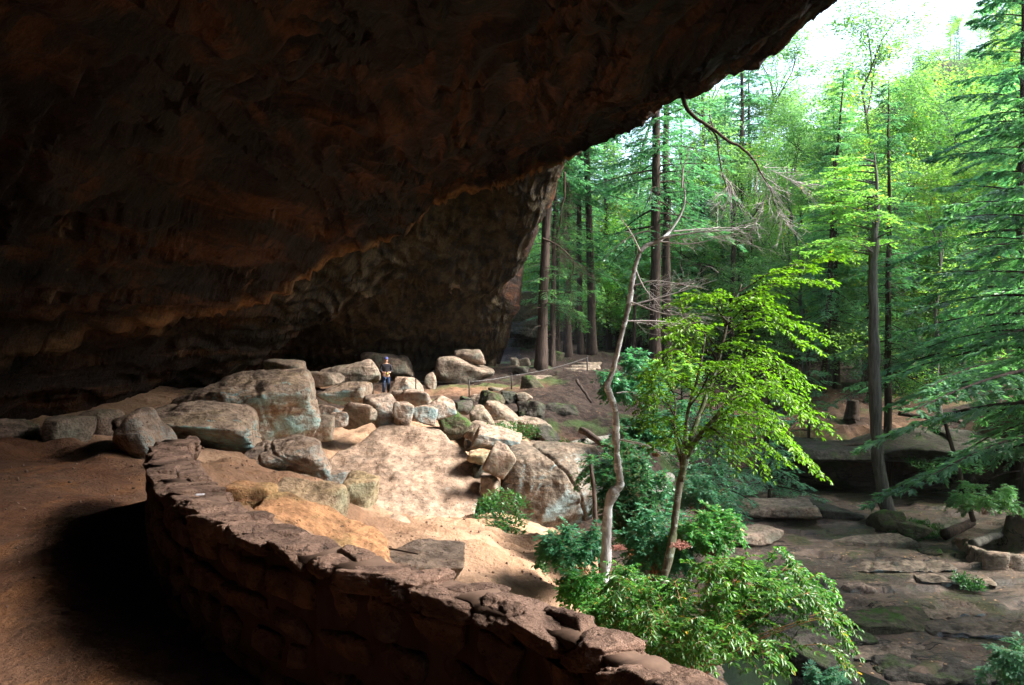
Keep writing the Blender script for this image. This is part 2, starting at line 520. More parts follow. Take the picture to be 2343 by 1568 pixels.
rockc = gm.mix(gm.math('MULTIPLY', gm.ramp(gm.noise(p, 0.6, 7, 0.62), 0.52, 0.60), 0.75), rockc, (0.035, 0.048, 0.012))
crk = gm.math('ABSOLUTE', gm.math('SUBTRACT', gm.noise(gm.pos((0.45, 1.3, 1)), 0.8, 4, 0.6, 0.4), 0.5))
rockc = gm.mix(gm.ramp(crk, 0.016, 0.004), rockc, (0.012, 0.010, 0.008))
litter = gm.mix(gm.ramp(nB, 0.35, 0.65), (0.02, 0.013, 0.010), (0.05, 0.032, 0.024))
litter = gm.mix(gm.ramp(gm.noise(p, 0.35, 4), 0.54, 0.64), litter, (0.05, 0.085, 0.025))
col = gm.mix(sep.outputs[0], pathc, sandc)
col = gm.mix(sep.outputs[2], col, litter)
col = gm.mix(sep.outputs[1], col, rockc)
col = gm.mix(0.7, col, gm.mix(gm.ramp(nB, 0.3, 0.7), (0.68, 0.66, 0.64), (1.2, 1.18, 1.15)), 'MULTIPLY')
speck = gm.ramp(nC, 0.66, 0.72)
col = gm.mix(gm.math('MULTIPLY', speck, 0.6), col, (0.06, 0.035, 0.02))
rg = gm.math('SUBTRACT', 0.92, gm.math('MULTIPLY', sep.outputs[1], gm.ramp(nA, 0.4, 0.6, 0.45, 0.05)))
hh = gm.math('ADD', gm.math('MULTIPLY', nB, 1.0), gm.math('MULTIPLY', nC, 0.35))
M['ground'] = gm.finish(col, rg, gm.bump(hh, 0.11, 0.9), 0.3)
ground = mb.build("ground", M['ground'])
tag(ground, "sandy cave floor and creek bed running into the forest", kind="structure")
gw = gorge_w(GX, GY, GZ)
Pn = np.stack([GX, GY, GZ * 0], -1)
inside = sstep(GX + 0.75 * GY, 2.4, 3.3)
# bank follows the line from the wall to the far trail
bank = sstep(GX - (0.4 + 0.035 * GY) + 0.5 * fbm(Pn * 0.7, 3, 2), 0.2, 1.3)
beyond = sstep(GY + 0.8 * fbm(Pn * 0.4, 3, 6), 27, 30)
lit = np.clip(np.maximum(bank, beyond), 0, 1)
trail = np.exp(-((GY - (37.3 + 0.10 * np.maximum(GX, 0) ** 2)) / 1.5) ** 2) * sstep(-GX, -2.6, -0.6)
terr = sstep(GY, 34, 36) * sstep(GX, 9, 12) * (1 - sstep(GY, 46, 52)) * sstep(fbm(Pn * 0.4, 3, 12), -0.6, 0.2)
sandw = inside * (1 - lit) * (1 - 0.62 * sstep(-GX, 0.6, 2.4) * (1 - sstep(GY, 13.5, 17)) * sstep(fbm(Pn * 0.8, 3, 15) + 0.8, 0, 0.6))
sandw = np.maximum(sandw, 0.45 * trail)
sandw = np.maximum(sandw, 0.35 * terr)
lit = lit * (1 - 0.8 * np.clip(trail, 0, 1)) * (1 - 0.5 * terr)
zc = np.stack([sandw, gw, lit, np.ones_like(gw)], -1).reshape(-1, 4)
ca = ground.data.attributes.new("zone", 'FLOAT_COLOR', 'POINT')
ca.data.foreach_set("color", zc.astype(np.float32).ravel())

# creek water lying in the low channel
wm = NB("creek_water")
M['water'] = wm.finish((0.012, 0.014, 0.013), 0.06, wm.bump(wm.noise(wm.pos(), 6.0, 3), 0.01, 0.3), 0.5)
mb = MB()
ang = np.linspace(0, 2 * math.pi, 40, endpoint=False)
for (cx, cy, rx, ry, z) in [(4.9, 14.6, 2.2, 3.2, -6.80)]:
    r = 1 + 0.15 * np.sin(3 * ang + 1) + 0.1 * np.sin(5 * ang)
    mb.add(np.c_[cx + rx * r * np.cos(ang), cy + ry * r * np.sin(ang), np.full(40, z)], [np.arange(40)[None]])
tag(mb.build("water", M['water'], smooth=False), kind="structure", label="dark shallow creek pool in the rock channel")

# ------------------------------------------------------------------ cave roof
LIP = np.array([(0, -16, -3.0), (3.5, -11, -1.5), (9.0, -6.5, 5.0), (12.0, -1, 9.8), (12.3, 8, 9.9), (11.2, 14, 9.9), (9.8, 18, 9.8), (8.83, 21.8, 9.5), (8.3, 22.7, 9.1), (7.2, 25.6, 9.0), (6.1, 28.3, 8.8), (4.3, 31.3, 8.6), (2.95, 33, 8.5),  # unseen points behind and above the camera placed to shade the cave
                (2.55, 34.8, 8.1), (2, 36, 6.9), (0.85, 38, 4.5), (0.2, 40, 3.0), (-0.9, 42, 0.6), (-1.5, 44, -3.0)])
LEDGE = np.array([W(1325, 330, 33.4), W(1050, 420, 33.5), W(870, 545, 31), W(700, 602, 27), W(420, 690, 22), W(0, 785, 16), (-11, 8, -0.6)])
C = [tuple(p) for p in LIP] + [tuple(p) for p in LEDGE[1:]]
C += [tuple(W(*a)) for a in [(600, 200, 14), (0, 300, 8), (1171, 0, 12), (1100, 600, 38), (900, 650, 37), (1000, 790, 42.5), (700, 760, 38), (700, 830, 41), (1130, 700, 40.5), (1180, 480, 36)]]
C += [(0, 0, 5), (0, -10, 4.5), (5, 0, 6.3), (5, 12, 6.5), (4.5, 20, 6.9), (-8, 0, .5), (-8, 8, .6), (-11.5, 0, -2.5), (-12, 8, -2.6), (-13, 16, -2.6), (-11.2, 22, -.5), (-13.5, 24, -2.6), (-14, 32, -2.6), (-11, 34, -0.9), (-14, 40, -2.6),
      (-10, -16, -3), (0, -16, -3), (-16, 44, -3), (-8, 44, -3), (-18, 10, -3), (-18, 30, -3), (-18, -10, -3)]
C = np.array(C)
_c = rbf_fit(C[:, :2], C[:, 2], 0.05)

def seg_dist(X, Y, poly):
    """distance to a plan polyline and the side (+ beyond, - towards the camera)"""
    best = np.full(X.shape, 1e9); side = np.zeros(X.shape)
    for a, b in zip(poly[:-1], poly[1:]):
        ab = b[:2] - a[:2]
        t = np.clip(((X - a[0]) * ab[0] + (Y - a[1]) * ab[1]) / (ab @ ab), 0, 1)
        dx, dy = X - a[0] - t * ab[0], Y - a[1] - t * ab[1]
        d = np.hypot(dx, dy)
        s = np.sign(-(ab[0] * dy - ab[1] * dx))
        m = d < best
        best = np.where(m, d, best); side = np.where(m, s, side)
    return best * side

NYc, NXc = 420, 300
yy = np.concatenate([np.linspace(-16, 5, 60, endpoint=False), np.linspace(5, 44, NYc - 60)])
lipx = np.interp(yy, LIP[:, 1], LIP[:, 0]); lipz = np.interp(yy, LIP[:, 1], LIP[:, 2])
jag = fbm(np.c_[yy * 0.55, yy * 0, yy * 0], 4, 71) * 0.5
jag = jag + 0.25 * np.round(1.6 * vnoise(np.c_[yy * 0.9, yy * 0 + 3, yy * 0], 8))
lipx = lipx + jag
vv = np.linspace(0, 1, NXc) ** 1.25
X = lipx[:, None] * (1 - vv)[None] + (-18) * vv[None]
Y = np.broadcast_to(yy[:, None], X.shape).copy()
Z = _c(X, Y)
d = seg_dist(X, Y, LEDGE)
dn = d + 0.35 * vnoise(np.stack([X * 0.5, Y * 0.5, X * 0], -1), 61)
Z = Z - 0.35 * np.exp(-((dn + 0.0) / 1.6) ** 2) * (dn < 0) + (dn >= 0) * (0.95 * sstep(dn, 0, 0.25) * np.exp(-dn / 2.6) - 0.35 * (1 - sstep(dn, 0, 0.25)))
P = np.stack([X, Y, Z * 1.5], -1)
# bedding: shallow steps that run along the bed
b = 0.5 * fbm(np.stack([X * 0.30, Y * 0.045, Z * 0.35], -1), 4, 44)
b = b + Z * 0.10
st = 0.11; k = b / st; fr = k - np.floor(k)
ter = (np.floor(k) + sstep(fr, 0.7, 0.98)) * st
damp = sstep(X * 0 + vv[None], 0.0, 0.02)
Z = Z + damp * (3.6 * (ter - b)) + 0.26 * fbm(P * np.array([0.4, 0.16, 0.4]), 3, 51) + 0.12 * fbm(P * np.array([1.2, 0.4, 1.4]), 4, 55) + 0.03 * fbm(P * 4.0, 3, 57)
# scooped hollows
for (px, py, dist, rr, dp) in [(900, 590, 33, 1.3, 0.9), (500, 480, 17, 1.4, 0.6), (120, 640, 13, 1.0, 0.5), (740, 480, 24, 1.2, 0.6)]:
    c = W(px, py, dist)
    dd = np.hypot(X - c[0], (Y - c[1]) * 0.6) / rr
    Z = Z + dp * (1 - sstep(dd, 0.3, 1.0))
lip_col = np.stack([X[:, 0], Y[:, 0], Z[:, 0]], -1)
cols = [np.stack([X, Y, Z], -1)]
up = []
rr_ = np.random.default_rng(3)
for dx, dz in [(-4, 22), (0.6, 20), (0.9, 12), (0.75, 6), (0.6, 3), (0.55, 1.4), (0.40, 0.6), (0.18, 0.15)]:
    o = lip_col + np.array([dx, 0, dz])
    o = o + 0.35 * min(1, dz) * np.stack([fbm(o * 0.8, 3, 91), o[:, 0] * 0, 0.4 * fbm(o * 0.8, 3, 95)], -1)
    up.append(o[:, None])
V = np.concatenate(up + cols, axis=1)
m_, n_ = V.shape[:2]
I = np.arange(m_ * n_).reshape(m_, n_)
q = np.stack([I[:-1, :-1], I[:-1, 1:], I[1:, 1:], I[1:, :-1]], -1).reshape(-1, 4)
bed = sstep(dn, -0.05, 0.3) * sstep(X, -12, -6) * (Y > 12)  # wall beyond the ledge made paler: bounce light put into the colour
band = np.exp(-((dn + 0.15) / 0.35) ** 2) * sstep(X, -13, -7) * (Y > 12)  # bright rim of the ledge, light painted as an orange line
lit_wallc = np.concatenate([np.zeros((m_, n_ - NXc)), bed], 1); lit_edgec = np.concatenate([np.zeros((m_, n_ - NXc)), band], 1)
mb = MB(); mb.add(V, q, lit_wallc.ravel())
# the rest of the hill over the cave: top sheet running back from the cliff edge
topv = np.stack([V[:, 0], V[:, 0] + np.array([-40, 0, 6])], 1)
It = np.arange(m_ * 2).reshape(m_, 2)
mb.add(topv, np.stack([It[:-1, 0], It[1:, 0], It[1:, 1], It[:-1, 1]], -1))

cm = NB("cave_sandstone")
p = cm.pos()
n1 = cm.noise(p, 0.35, 6, 0.6, 0.5); n2 = cm.noise(p, 1.7, 8, 0.65); n3 = cm.noise(cm.pos((0.8, 0.16, 1.8)), 0.9, 7, 0.62, 0.7); n4 = cm.noise(p, 9.0, 6, 0.7)
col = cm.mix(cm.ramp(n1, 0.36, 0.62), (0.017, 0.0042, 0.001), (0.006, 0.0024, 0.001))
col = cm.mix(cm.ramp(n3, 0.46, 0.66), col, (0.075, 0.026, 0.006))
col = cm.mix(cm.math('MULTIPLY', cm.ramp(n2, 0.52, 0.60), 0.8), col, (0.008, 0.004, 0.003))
far = cm.n("SeparateXYZ"); cm.l(p, far.inputs[0])
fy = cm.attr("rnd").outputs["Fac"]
lit_edgef = cm.attr("band").outputs["Fac"]
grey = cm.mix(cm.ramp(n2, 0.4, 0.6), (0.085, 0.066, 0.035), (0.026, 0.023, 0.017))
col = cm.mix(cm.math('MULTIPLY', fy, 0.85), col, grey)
col = cm.mix(cm.math('MULTIPLY', lit_edgef, cm.ramp(n2, 0.35, 0.6, 0.3, 0.9)), col, (0.30, 0.15, 0.05))
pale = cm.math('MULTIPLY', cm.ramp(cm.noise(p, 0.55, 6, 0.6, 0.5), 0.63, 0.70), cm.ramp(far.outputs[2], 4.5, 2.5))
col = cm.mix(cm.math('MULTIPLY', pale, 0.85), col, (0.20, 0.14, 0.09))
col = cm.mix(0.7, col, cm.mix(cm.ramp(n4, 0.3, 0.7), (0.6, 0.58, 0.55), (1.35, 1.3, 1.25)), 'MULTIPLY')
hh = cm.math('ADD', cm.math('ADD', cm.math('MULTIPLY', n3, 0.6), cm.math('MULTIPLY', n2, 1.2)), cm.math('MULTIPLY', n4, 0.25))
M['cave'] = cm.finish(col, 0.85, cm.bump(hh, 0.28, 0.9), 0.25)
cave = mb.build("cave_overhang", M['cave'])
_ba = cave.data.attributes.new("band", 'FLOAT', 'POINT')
_bv = np.zeros(len(cave.data.vertices), np.float32); _bv[:lit_edgec.size] = lit_edgec.ravel()
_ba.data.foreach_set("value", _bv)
tag(cave, "huge dark reddish sandstone overhang roofing the cave", kind="structure")
# ------------------------------------------------------------------ rocks
_ICO = {}
def ico(sub):
    if sub not in _ICO:
        bm = bmesh.new()
        bmesh.ops.create_icosphere(bm, subdivisions=sub, radius=1)
        v = np.array([x.co[:] for x in bm.verts])
        f = np.array([[x.index for x in fc.verts] for fc in bm.faces])
        bm.free()
        _ICO[sub] = (v, f)
    return _ICO[sub]

def rock_shape(a, b, c, seed, p=9.0, cuts=9, sub=4, namp=0.06, strata=0.0, planes=None, cut=(0.58, 1.0), lean=0.0, soft=False, cracks=()):
    rng = np.random.default_rng(seed)
    d, f = ico(sub)
    p = max(p * 1.7, 18) if not soft else p * 1.3
    N, H = [], []
    for ax in range(3):
        for s in (1, -1):
            n = np.zeros(3); n[ax] = s
            n = norm(n + rng.normal(0, 0.10, 3))
            N.append(n); H.append(rng.uniform(0.90, 1.0))
    for k in range(cuts):
        n = norm(rng.normal(0, 1, 3))
        N.append(n); H.append(rng.uniform(*cut))
    for pl in (planes or []):
        N.append(norm(pl[:3])); H.append(pl[3])
    N = np.array(N); H = np.array(H)
    g = np.maximum(d @ N.T, 0) / H
    r = (g ** p).sum(1) ** (-1 / p)
    v = d * r[:, None]
    v = v / np.maximum(np.abs(v).max(0), 1e-6) * np.array([a, b, c])
    s = (a * b * c) ** (1 / 3)
    nn = norm(v / np.array([a * a, b * b, c * c]))
    off = rng.uniform(-50, 50, 3)
    q = v / s
    disp = namp * s * (fbm(q * 1.1 + off, 3, seed) * 0.9 + 0.35 * np.abs(fbm(q * 3.0 + off, 4, seed + 5)) + 0.12 * fbm(q * 9 + off, 3, seed + 9))
    disp = disp + 0.045 * s * np.floor(fbm(q * 1.5 + off[::-1], 3, seed + 13) * 3.2) / 3.2
    if strata:
        z = v[:, 2] / s * 7 + 0.5 * vnoise(q * 1.2 + off, seed + 2) + v[:, 0] / s * 0.8
        lay = np.clip(np.abs(vnoise(np.stack([z, z * 0 + 3.3, z * 0], -1), seed + 3)) * 2.2, 0, 1) - 0.5
        disp = disp + strata * s * lay * (1 - np.abs(nn[:, 2]) ** 2)
    for (cx_, cy_, cz_, off_, wd_, dp_) in cracks:      # open joints
        dd = q @ norm([cx_, cy_, cz_]) - off_ + 0.06 * vnoise(q * 2.5 + off, seed + 31)
        disp = disp - dp_ * s * np.exp(-(dd / wd_) ** 2)
    v = v + nn * disp[:, None]
    if lean: v[:, 0] += lean * v[:, 2]
    return v, f

def rock(x0, y0, x1, y1, Y, dep, mat, label, tilt=0.0, yaw=0.0, pitch=0.0, seed=1, name="boulder", group=None, bury=0.12, parent=None, cat="boulder", **kw):
    """a boulder whose extent was measured: left, top, right, bottom at distance Y; dep = depth in metres"""
    cx, cy = (x0 + x1) / 2, (y0 + y1) / 2
    Y = Y + dep * 0.3
    a = (x1 - x0) / 2 / FX * Y
    c = (y1 - y0) / 2 / FX * Y * (1 + bury)
    pos = W(cx, cy + (y1 - y0) / 2 * bury, Y)
    v, f = rock_shape(a, dep / 2, c, seed, **kw)
    R = np.array(Euler((math.radians(pitch), math.radians(tilt), math.radians(yaw)), 'XYZ').to_matrix())
    v = v @ R.T
    mb = MB(); mb.add(v, f)
    o = mb.build(name, M[mat], parent)
    o.location = pos
    if parent is None:
        tag(o, label, cat, group)
    return o

R_ = rock
# the group beside the end of the wall
R_(372, 836, 742, 1014, 16.4, 2.6, 'lichen', "tall boulder with pale turquoise lichen on its broad face beside the cave path", seed=11, sub=6, cracks=[(0.9, 0.2, 0.35, 0.35, 0.025, 0.03)], p=11, soft=True, namp=0.11, cuts=4, cut=(0.8, 1.1), bury=0.05, strata=0.02,
   planes=[(-0.55, -0.25, 0.80, 0.60), (0.50, -0.72, -0.42, 0.56), (-0.45, -0.85, 0.05, 0.60), (0.15, -0.55, 0.8, 0.78)])
R_(262, 912, 592, 1046, 12.9, 2.0, 'lichen', "low domed boulder with an undercut turquoise edge behind the wall end", seed=12, sub=6, cracks=[(0.05, 0, 1, -0.18, 0.03, 0.07), (0, 0.1, 1, -0.02, 0.02, 0.03)], p=9, soft=True, strata=0.035, namp=0.10, cuts=4, cut=(0.85, 1.1), bury=0.0, tilt=5, planes=[(-0.5, -0.2, 0.85, 0.62), (0.1, -0.72, -0.68, 0.40), (0.3, -.5, 0.8, 0.72)])
R_(240, 938, 392, 1068, 11.5, 1.2, 'tan', "rough brown boulder at the edge of the cave path left of the wall end", seed=13, sub=5, p=9, soft=True, tilt=-12, namp=0.12, planes=[(-0.7, -0.2, 0.7, 0.55)])
R_(566, 986, 756, 1094, 13.0, 1.6, 'tan', "rounded tan boulder on the sand in front of the big slab", seed=15, sub=6, cracks=[(0.35, 0.1, 0.9, 0.05, 0.03, 0.05), (0.6, 0, 0.7, -0.3, 0.025, 0.05)], p=10, soft=True, namp=0.10, strata=0.02, cuts=6, cut=(0.8, 1.1), tilt=8, planes=[(-0.6, -0.3, 0.75, 0.60), (0.3, -0.75, -.55, 0.66)])
R_(640, 1076, 766, 1152, 12.2, 1.0, 'tan', "pale flat rock under the rounded tan boulder", seed=16, p=12, soft=True, namp=0.08, strata=0.03, sub=5)
R_(518, 1106, 632, 1184, 8.2, 0.45, 'orange', "small brown round-edged rock near the wall top", seed=17, sub=5, p=9, soft=True, namp=0.07, cuts=6)
R_(612, 1094, 784, 1212, 9.3, 0.75, 'yellow', "yellow-green slab-like rock tipped beside the small brown rock", seed=18, sub=6, p=13, soft=True, namp=0.06, cuts=3, tilt=13, yaw=-10, planes=[(-0.1, -0.50, 0.88, 0.60), (0.1, -0.82, -0.5, 0.62)])
R_(700, 1070, 800, 1110, 13.6, 0.8, 'tan', "low pale ledge rock between the rounded boulder and the slab", seed=24, p=12, soft=True, namp=0.08, sub=5)
R_(762, 1088, 868, 1172, 12.4, 0.9, 'yellow', "pale yellowish rounded rock at the foot of the big slab", seed=19, sub=5, p=9, soft=True, namp=0.09, cuts=8)
R_(862, 1180, 960, 1232, 12.2, 0.8, 'slab', "pale broken rock half sunk in the sand slope", seed=25, sub=5, p=12, soft=True, namp=0.09, bury=0.3, tilt=8)
R_(556, 1184, 912, 1340, 7.6, 1.2, 'orange', "orange sandstone outcrop sloping just over the wall", seed=20, sub=6, namp=0.08, cuts=4, tilt=19, bury=0.0, p=6, soft=True, planes=[(0.1, -0.3, 0.95, 0.55)])
R_(836, 1238, 1074, 1330, 9.5, 1.1, 'tan', "flat-topped pale block with a layered front resting on the sand slope", seed=21, sub=6, p=24, cuts=2, namp=0.04, strata=0.035, tilt=3, yaw=-6, pitch=4, bury=0.0, planes=[(0.05, -0.05, 1, 0.55), (-0.75, -0.35, -.1, 0.72), (0.3, -0.8, -0.45, 0.75)])
# big tilted slab
def slab():
    v, f = rock_shape(2.22, 2.15, 0.66, 30, p=22, soft=True, cuts=2, sub=6, namp=0.06, cut=(1.0, 1.2), planes=[(0.75, 0.65, 0, 0.86), (-0.8, 0.6, 0, 0.95), (-0.7, -0.7, 0, 0.72), (0.3, -0.2, 0.95, 0.9), (-0.5, 0, 0.9, 0.8)])
    v[:, 2] += 0.035 * fbm(v @ np.array([[1.2, -0.5, 0], [0.9, 0.35, 0], [0, 0, 1.0]]) + 7, 4, 3)
    Rm = np.array(Euler((math.radians(26), math.radians(3), math.radians(-7)), 'XYZ').to_matrix())
    v = v @ Rm.T
    mb = MB(); mb.add(v, f)
    o = mb.build("rock_slab", M['slab'])
    c = W(908, 1062, 19.6); c[2] -= 0.52
    o.location = c
    tag(o, "huge pale tilted sandstone slab with dark streaks, largest of the fallen rocks", "boulder")
slab()
R_(1143, 1010, 1386, 1208, 18.4, 2.3, 'boulder', "big angular grey-brown boulder with a diagonal crack beside the slab", seed=33, sub=6, p=11, soft=True, cuts=4, namp=0.07, cracks=[(0.74, 0.1, 0.67, 0.22, 0.022, 0.08)], tilt=12, yaw=10, bury=0.05, cut=(0.82, 1.1),
   planes=[(-0.55, -0.8, 0.25, 0.72), (0.55, -0.55, 0.6, 0.72), (-0.35, -0.2, 0.9, 0.78), (0.5, -0.7, -0.5, 0.8)])
# stones lying in a row above the slab
ROW = "stones in the row above the big slab"
R_(734, 876, 866, 930, 23.5, 1.0, 'lichen', "long pale boulder with bluish underside, uppermost in the row above the slab", seed=41, p=10, soft=True, sub=5, namp=0.09, cuts=6, strata=0.025, group=ROW, planes=[(0, -.6, -.8, .6)])
R_(707, 921, 782, 960, 21.5, 0.7, 'tan', "small pale wedge stone at the left end of the row above the slab", seed=42, p=11, soft=True, sub=5, namp=0.09, cuts=6, group=ROW, tilt=8)
R_(670, 950, 764, 1009, 19.0, 0.7, 'grey', "dark brown angular stone between the tall lichen boulder and the slab", seed=43, p=11, soft=True, sub=5, namp=0.09, cuts=8)
R_(757, 943, 805, 976, 20.5, 0.4, 'tan', "little orange stone wedged in the row above the slab", seed=44, p=10, soft=True, sub=5, namp=0.09, group=ROW)
R_(771, 919, 858, 980, 21.0, 0.8, 'grey', "squarish grey-brown stone in the row just above the slab's upper edge", seed=45, p=11, soft=True, sub=5, namp=0.09, cuts=6, tilt=10, group=ROW)
R_(831, 899, 919, 975, 21.5, 0.9, 'tan', "tallest rounded stone in the row above the slab", seed=46, p=9, soft=True, sub=5, namp=0.09, cuts=8, tilt=-8, group=ROW)
R_(899, 919, 947, 970, 21.3, 0.5, 'tan', "narrow upright stone with a dark cleft in the row above the slab", seed=47, p=13, soft=True, sub=5, namp=0.08, cuts=6, tilt=6, group=ROW)
R_(935, 924, 1003, 963, 22.2, 0.7, 'tan', "flat wedge stone between the narrow upright stone and the end stone", seed=48, p=11, soft=True, sub=5, namp=0.09, cuts=7, tilt=12, group=ROW)
R_(967, 902, 1043, 955, 24.0, 0.9, 'tan', "blocky stone at the right end of the row above the slab", seed=49, p=11, soft=True, sub=5, namp=0.09, cuts=6, tilt=-10, group=ROW)
R_(887, 892, 991, 929, 26, 1.4, 'tan', "low flat stone behind the row and below the person's boulder", seed=50, p=9, soft=True, sub=5, namp=0.09, cuts=6)
# upper rocks along the foot of the back wall
R_(708, 850, 790, 884, 27, 1.2, 'grey', "low grey rock between the tall lichen boulder and the back rocks", seed=51, p=12)
R_(608, 820, 708, 862, 31, 2.0, 'grey', "broad dusky rock at the foot of the cave's back wall", seed=52, p=10)
R_(728, 822, 876, 876, 35, 2.4, 'grey', "wide greenish-brown boulder behind the standing person, left one", seed=53, sub=5, p=10, strata=0.03)
R_(826, 808, 962, 880, 41, 3.0, 'grey', "highest domed boulder behind the standing person", seed=54, sub=5, p=9, strata=0.025)
R_(892, 852, 972, 906, 36.2, 1.5, 'tan', "smooth pale rounded boulder right beside the standing person", seed=55, sub=5, p=7, cuts=5, namp=0.03, tilt=10)
R_(972, 852, 1000, 898, 38.5, 0.7, 'grey', "short stump-like rock between the pale boulder and the balanced boulder", seed=56, p=14)
R_(912, 890, 962, 912, 34, 0.8, 'grey', "low mossy rock in front of the pale rounded boulder", seed=57, p=10)
R_(994, 815, 1131, 897, 40.2, 2.6, 'grey', "large layered boulder carrying a smaller slab beside the trail", seed=58, sub=5, p=11, strata=0.035, cuts=4, planes=[(0.7, -0.3, -0.7, 0.62), (-0.6, -0.4, -0.6, 0.8)])
R_(1032, 800, 1112, 834, 40.6, 1.6, 'grey', "slab perched on top of the large layered boulder", seed=59, p=14, cuts=5, strata=0.025, bury=0.25)
R_(950, 838, 1010, 870, 44, 2.0, 'dark', "dark low rock behind the stump-like rock", seed=60)
# beside the trail
R_(1186, 858, 1248, 902, 36.2, 1.2, 'mossy', "mossy boulder with a bright patch beside the trail below the trees", seed=61, p=12)
R_(1116, 884, 1150, 898, 36.5, 0.6, 'grey', "small flat stone on the trail's inner edge", seed=62, p=14)
R_(1170, 838, 1222, 866, 41.5, 1.2, 'dark', "dark stone left of the trail steps", seed=63, p=12)
R_(1168, 815, 1192, 845, 43.0, 0.7, 'grey', "upright grey stone in front of the black recess", seed=64, p=16)
R_(1180, 818, 1216, 842, 43.5, 0.8, 'grey', "broken grey stone beside the upright stone in front of the recess", seed=65, p=16)
R_(1222, 800, 1300, 838, 44.0, 1.3, 'mossy', "dark mossy low ledge rock at the feet of the trailside trunks", seed=66, p=10, tilt=14)
# jumble below the trail
JB = "fallen stones on the bank below the trail"
for i, (x0, y0, x1, y1, Y, dp, mt, lb, ti) in enumerate([
    (1058, 970, 1150, 998, 24.0, 1.4, 'grey', "thin flat slab lying under ferns above the orange-edged slab", 6),
    (1072, 932, 1130, 980, 25.5, 1.0, 'grey', "sloping light grey stone right of the mossy slope", 28),
    (1104, 918, 1180, 974, 28.5, 1.3, 'grey', "tall wet-looking grey slab face below the trail edge", 10),
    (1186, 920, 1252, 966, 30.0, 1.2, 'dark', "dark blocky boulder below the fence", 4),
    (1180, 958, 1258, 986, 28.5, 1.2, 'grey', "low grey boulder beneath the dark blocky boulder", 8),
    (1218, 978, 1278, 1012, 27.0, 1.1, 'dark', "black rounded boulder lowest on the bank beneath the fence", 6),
    (1036, 920, 1078, 946, 28.0, 0.8, 'dark', "dark rounded stone at the end of the stone row", 0),
    (1004, 938, 1074, 1002, 24.5, 1.5, 'mossy', "green mossy sloping rock between the slab and the bank", 30),
    (1148, 896, 1190, 920, 32.5, 0.8, 'dark', "dark cobble on the trail's outer edge", 0),
    (1186, 899, 1220, 923, 32.5, 0.7, 'grey', "grey block on the trail's outer edge below the mossy boulder", -8),
    (1074, 902, 1100, 918, 33.5, 0.5, 'grey', "small rounded cobble edging the trail near a fence post", 0),
    (1052, 906, 1076, 920, 32.5, 0.5, 'dark', "small dark cobble edging the trail by the row's end", 0),
    (1098, 900, 1150, 930, 32.0, 0.9, 'mossy', "dark mossy stone holding up the trail edge", 12),
    (1130, 966, 1180, 990, 25.5, 0.8, 'grey', "flat tan-grey stone under the tall grey slab face", 5),
    (1140, 1000, 1182, 1030, 22.5, 0.6, 'tan', "little upright pale block behind the orange-edged slab", 4),
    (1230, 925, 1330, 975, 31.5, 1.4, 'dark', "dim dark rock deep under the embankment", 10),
]):
    ex = (x1 - x0) * 0.09; R_(x0 - ex, y0 - 2, x1 + ex, y1 + 4, Y, dp * 1.2, mt, lb, tilt=ti, seed=70 + i, p=11, soft=True, namp=0.10, group=JB, sub=5)
R_(1078, 986, 1198, 1040, 19.8, 1.0, 'tan', "tilted flat slab with an orange edge leaning on the big angular boulder", seed=90, sub=5, p=20, cuts=3, strata=0.025, tilt=8, pitch=8, bury=0.0, planes=[(0.2, -0.7, -0.7, 0.55)])
R_(1114, 1013, 1176, 1092, 18.4, 0.45, 'grey', "upended oblong stone leaning in the gap beside the big angular boulder", seed=91, p=18, cuts=3, tilt=28, bury=0.0)
R_(1070, 1026, 1132, 1060, 19.2, 0.7, 'yellow', "small orange wedge stone under the orange-edged slab", seed=92, p=14, tilt=14, bury=0.0)
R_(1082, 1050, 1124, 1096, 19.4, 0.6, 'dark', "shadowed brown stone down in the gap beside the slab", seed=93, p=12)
R_(1098, 1084, 1144, 1136, 18.6, 0.7, 'grey', "lowest stone in the gap between slab and angular boulder", seed=94, p=14)
R_(1060, 1005, 1085, 1030, 20.5, 0.4, 'grey', "pebble-like rock at the slab's upper right corner", seed=95, p=10)
# dim rocks at the left of the path
R_(-60, 955, 120, 1040, 15.0, 1.2, 'grey', "dim low ledge of rock along the cave's back wall", seed=96, sub=4, p=12, bury=0.3)
R_(100, 955, 200, 1030, 14.6, 1.2, 'grey', "dim block where the path bends into the dark", seed=97, p=16, bury=0.3)
R_(190, 935, 300, 1000, 16.5, 1.2, 'grey', "dim rock between the path bend and the rough boulder", seed=98, p=12, bury=0.3)

# the outcrop beyond the cave mouth
def outcrop():
    root = empty("rock_outcrop", W(1205, 830, 45))
    tag(root, "dark layered rock outcrop beyond the cave mouth behind the trunks", "outcrop")
    for i, (x0, y0, x1, y1, Y, dp, mt, nm) in enumerate([(1120, 655, 1246, 730, 47.5, 4.5, 'mossy', 'upper_ledge'), (1100, 722, 1250, 770, 47.0, 3.6, 'dark', 'overhang_ledge'), (1080, 760, 1236, 850, 49, 3.0, 'dark', 'lower_wall')]):
        o = R_(x0, y0, x1, y1, Y, dp, mt, None, seed=120 + i, name=nm, sub=5, p=12, strata=0.035, parent=root)
        o.location = Vector(o.location) - Vector(root.location)
outcrop()

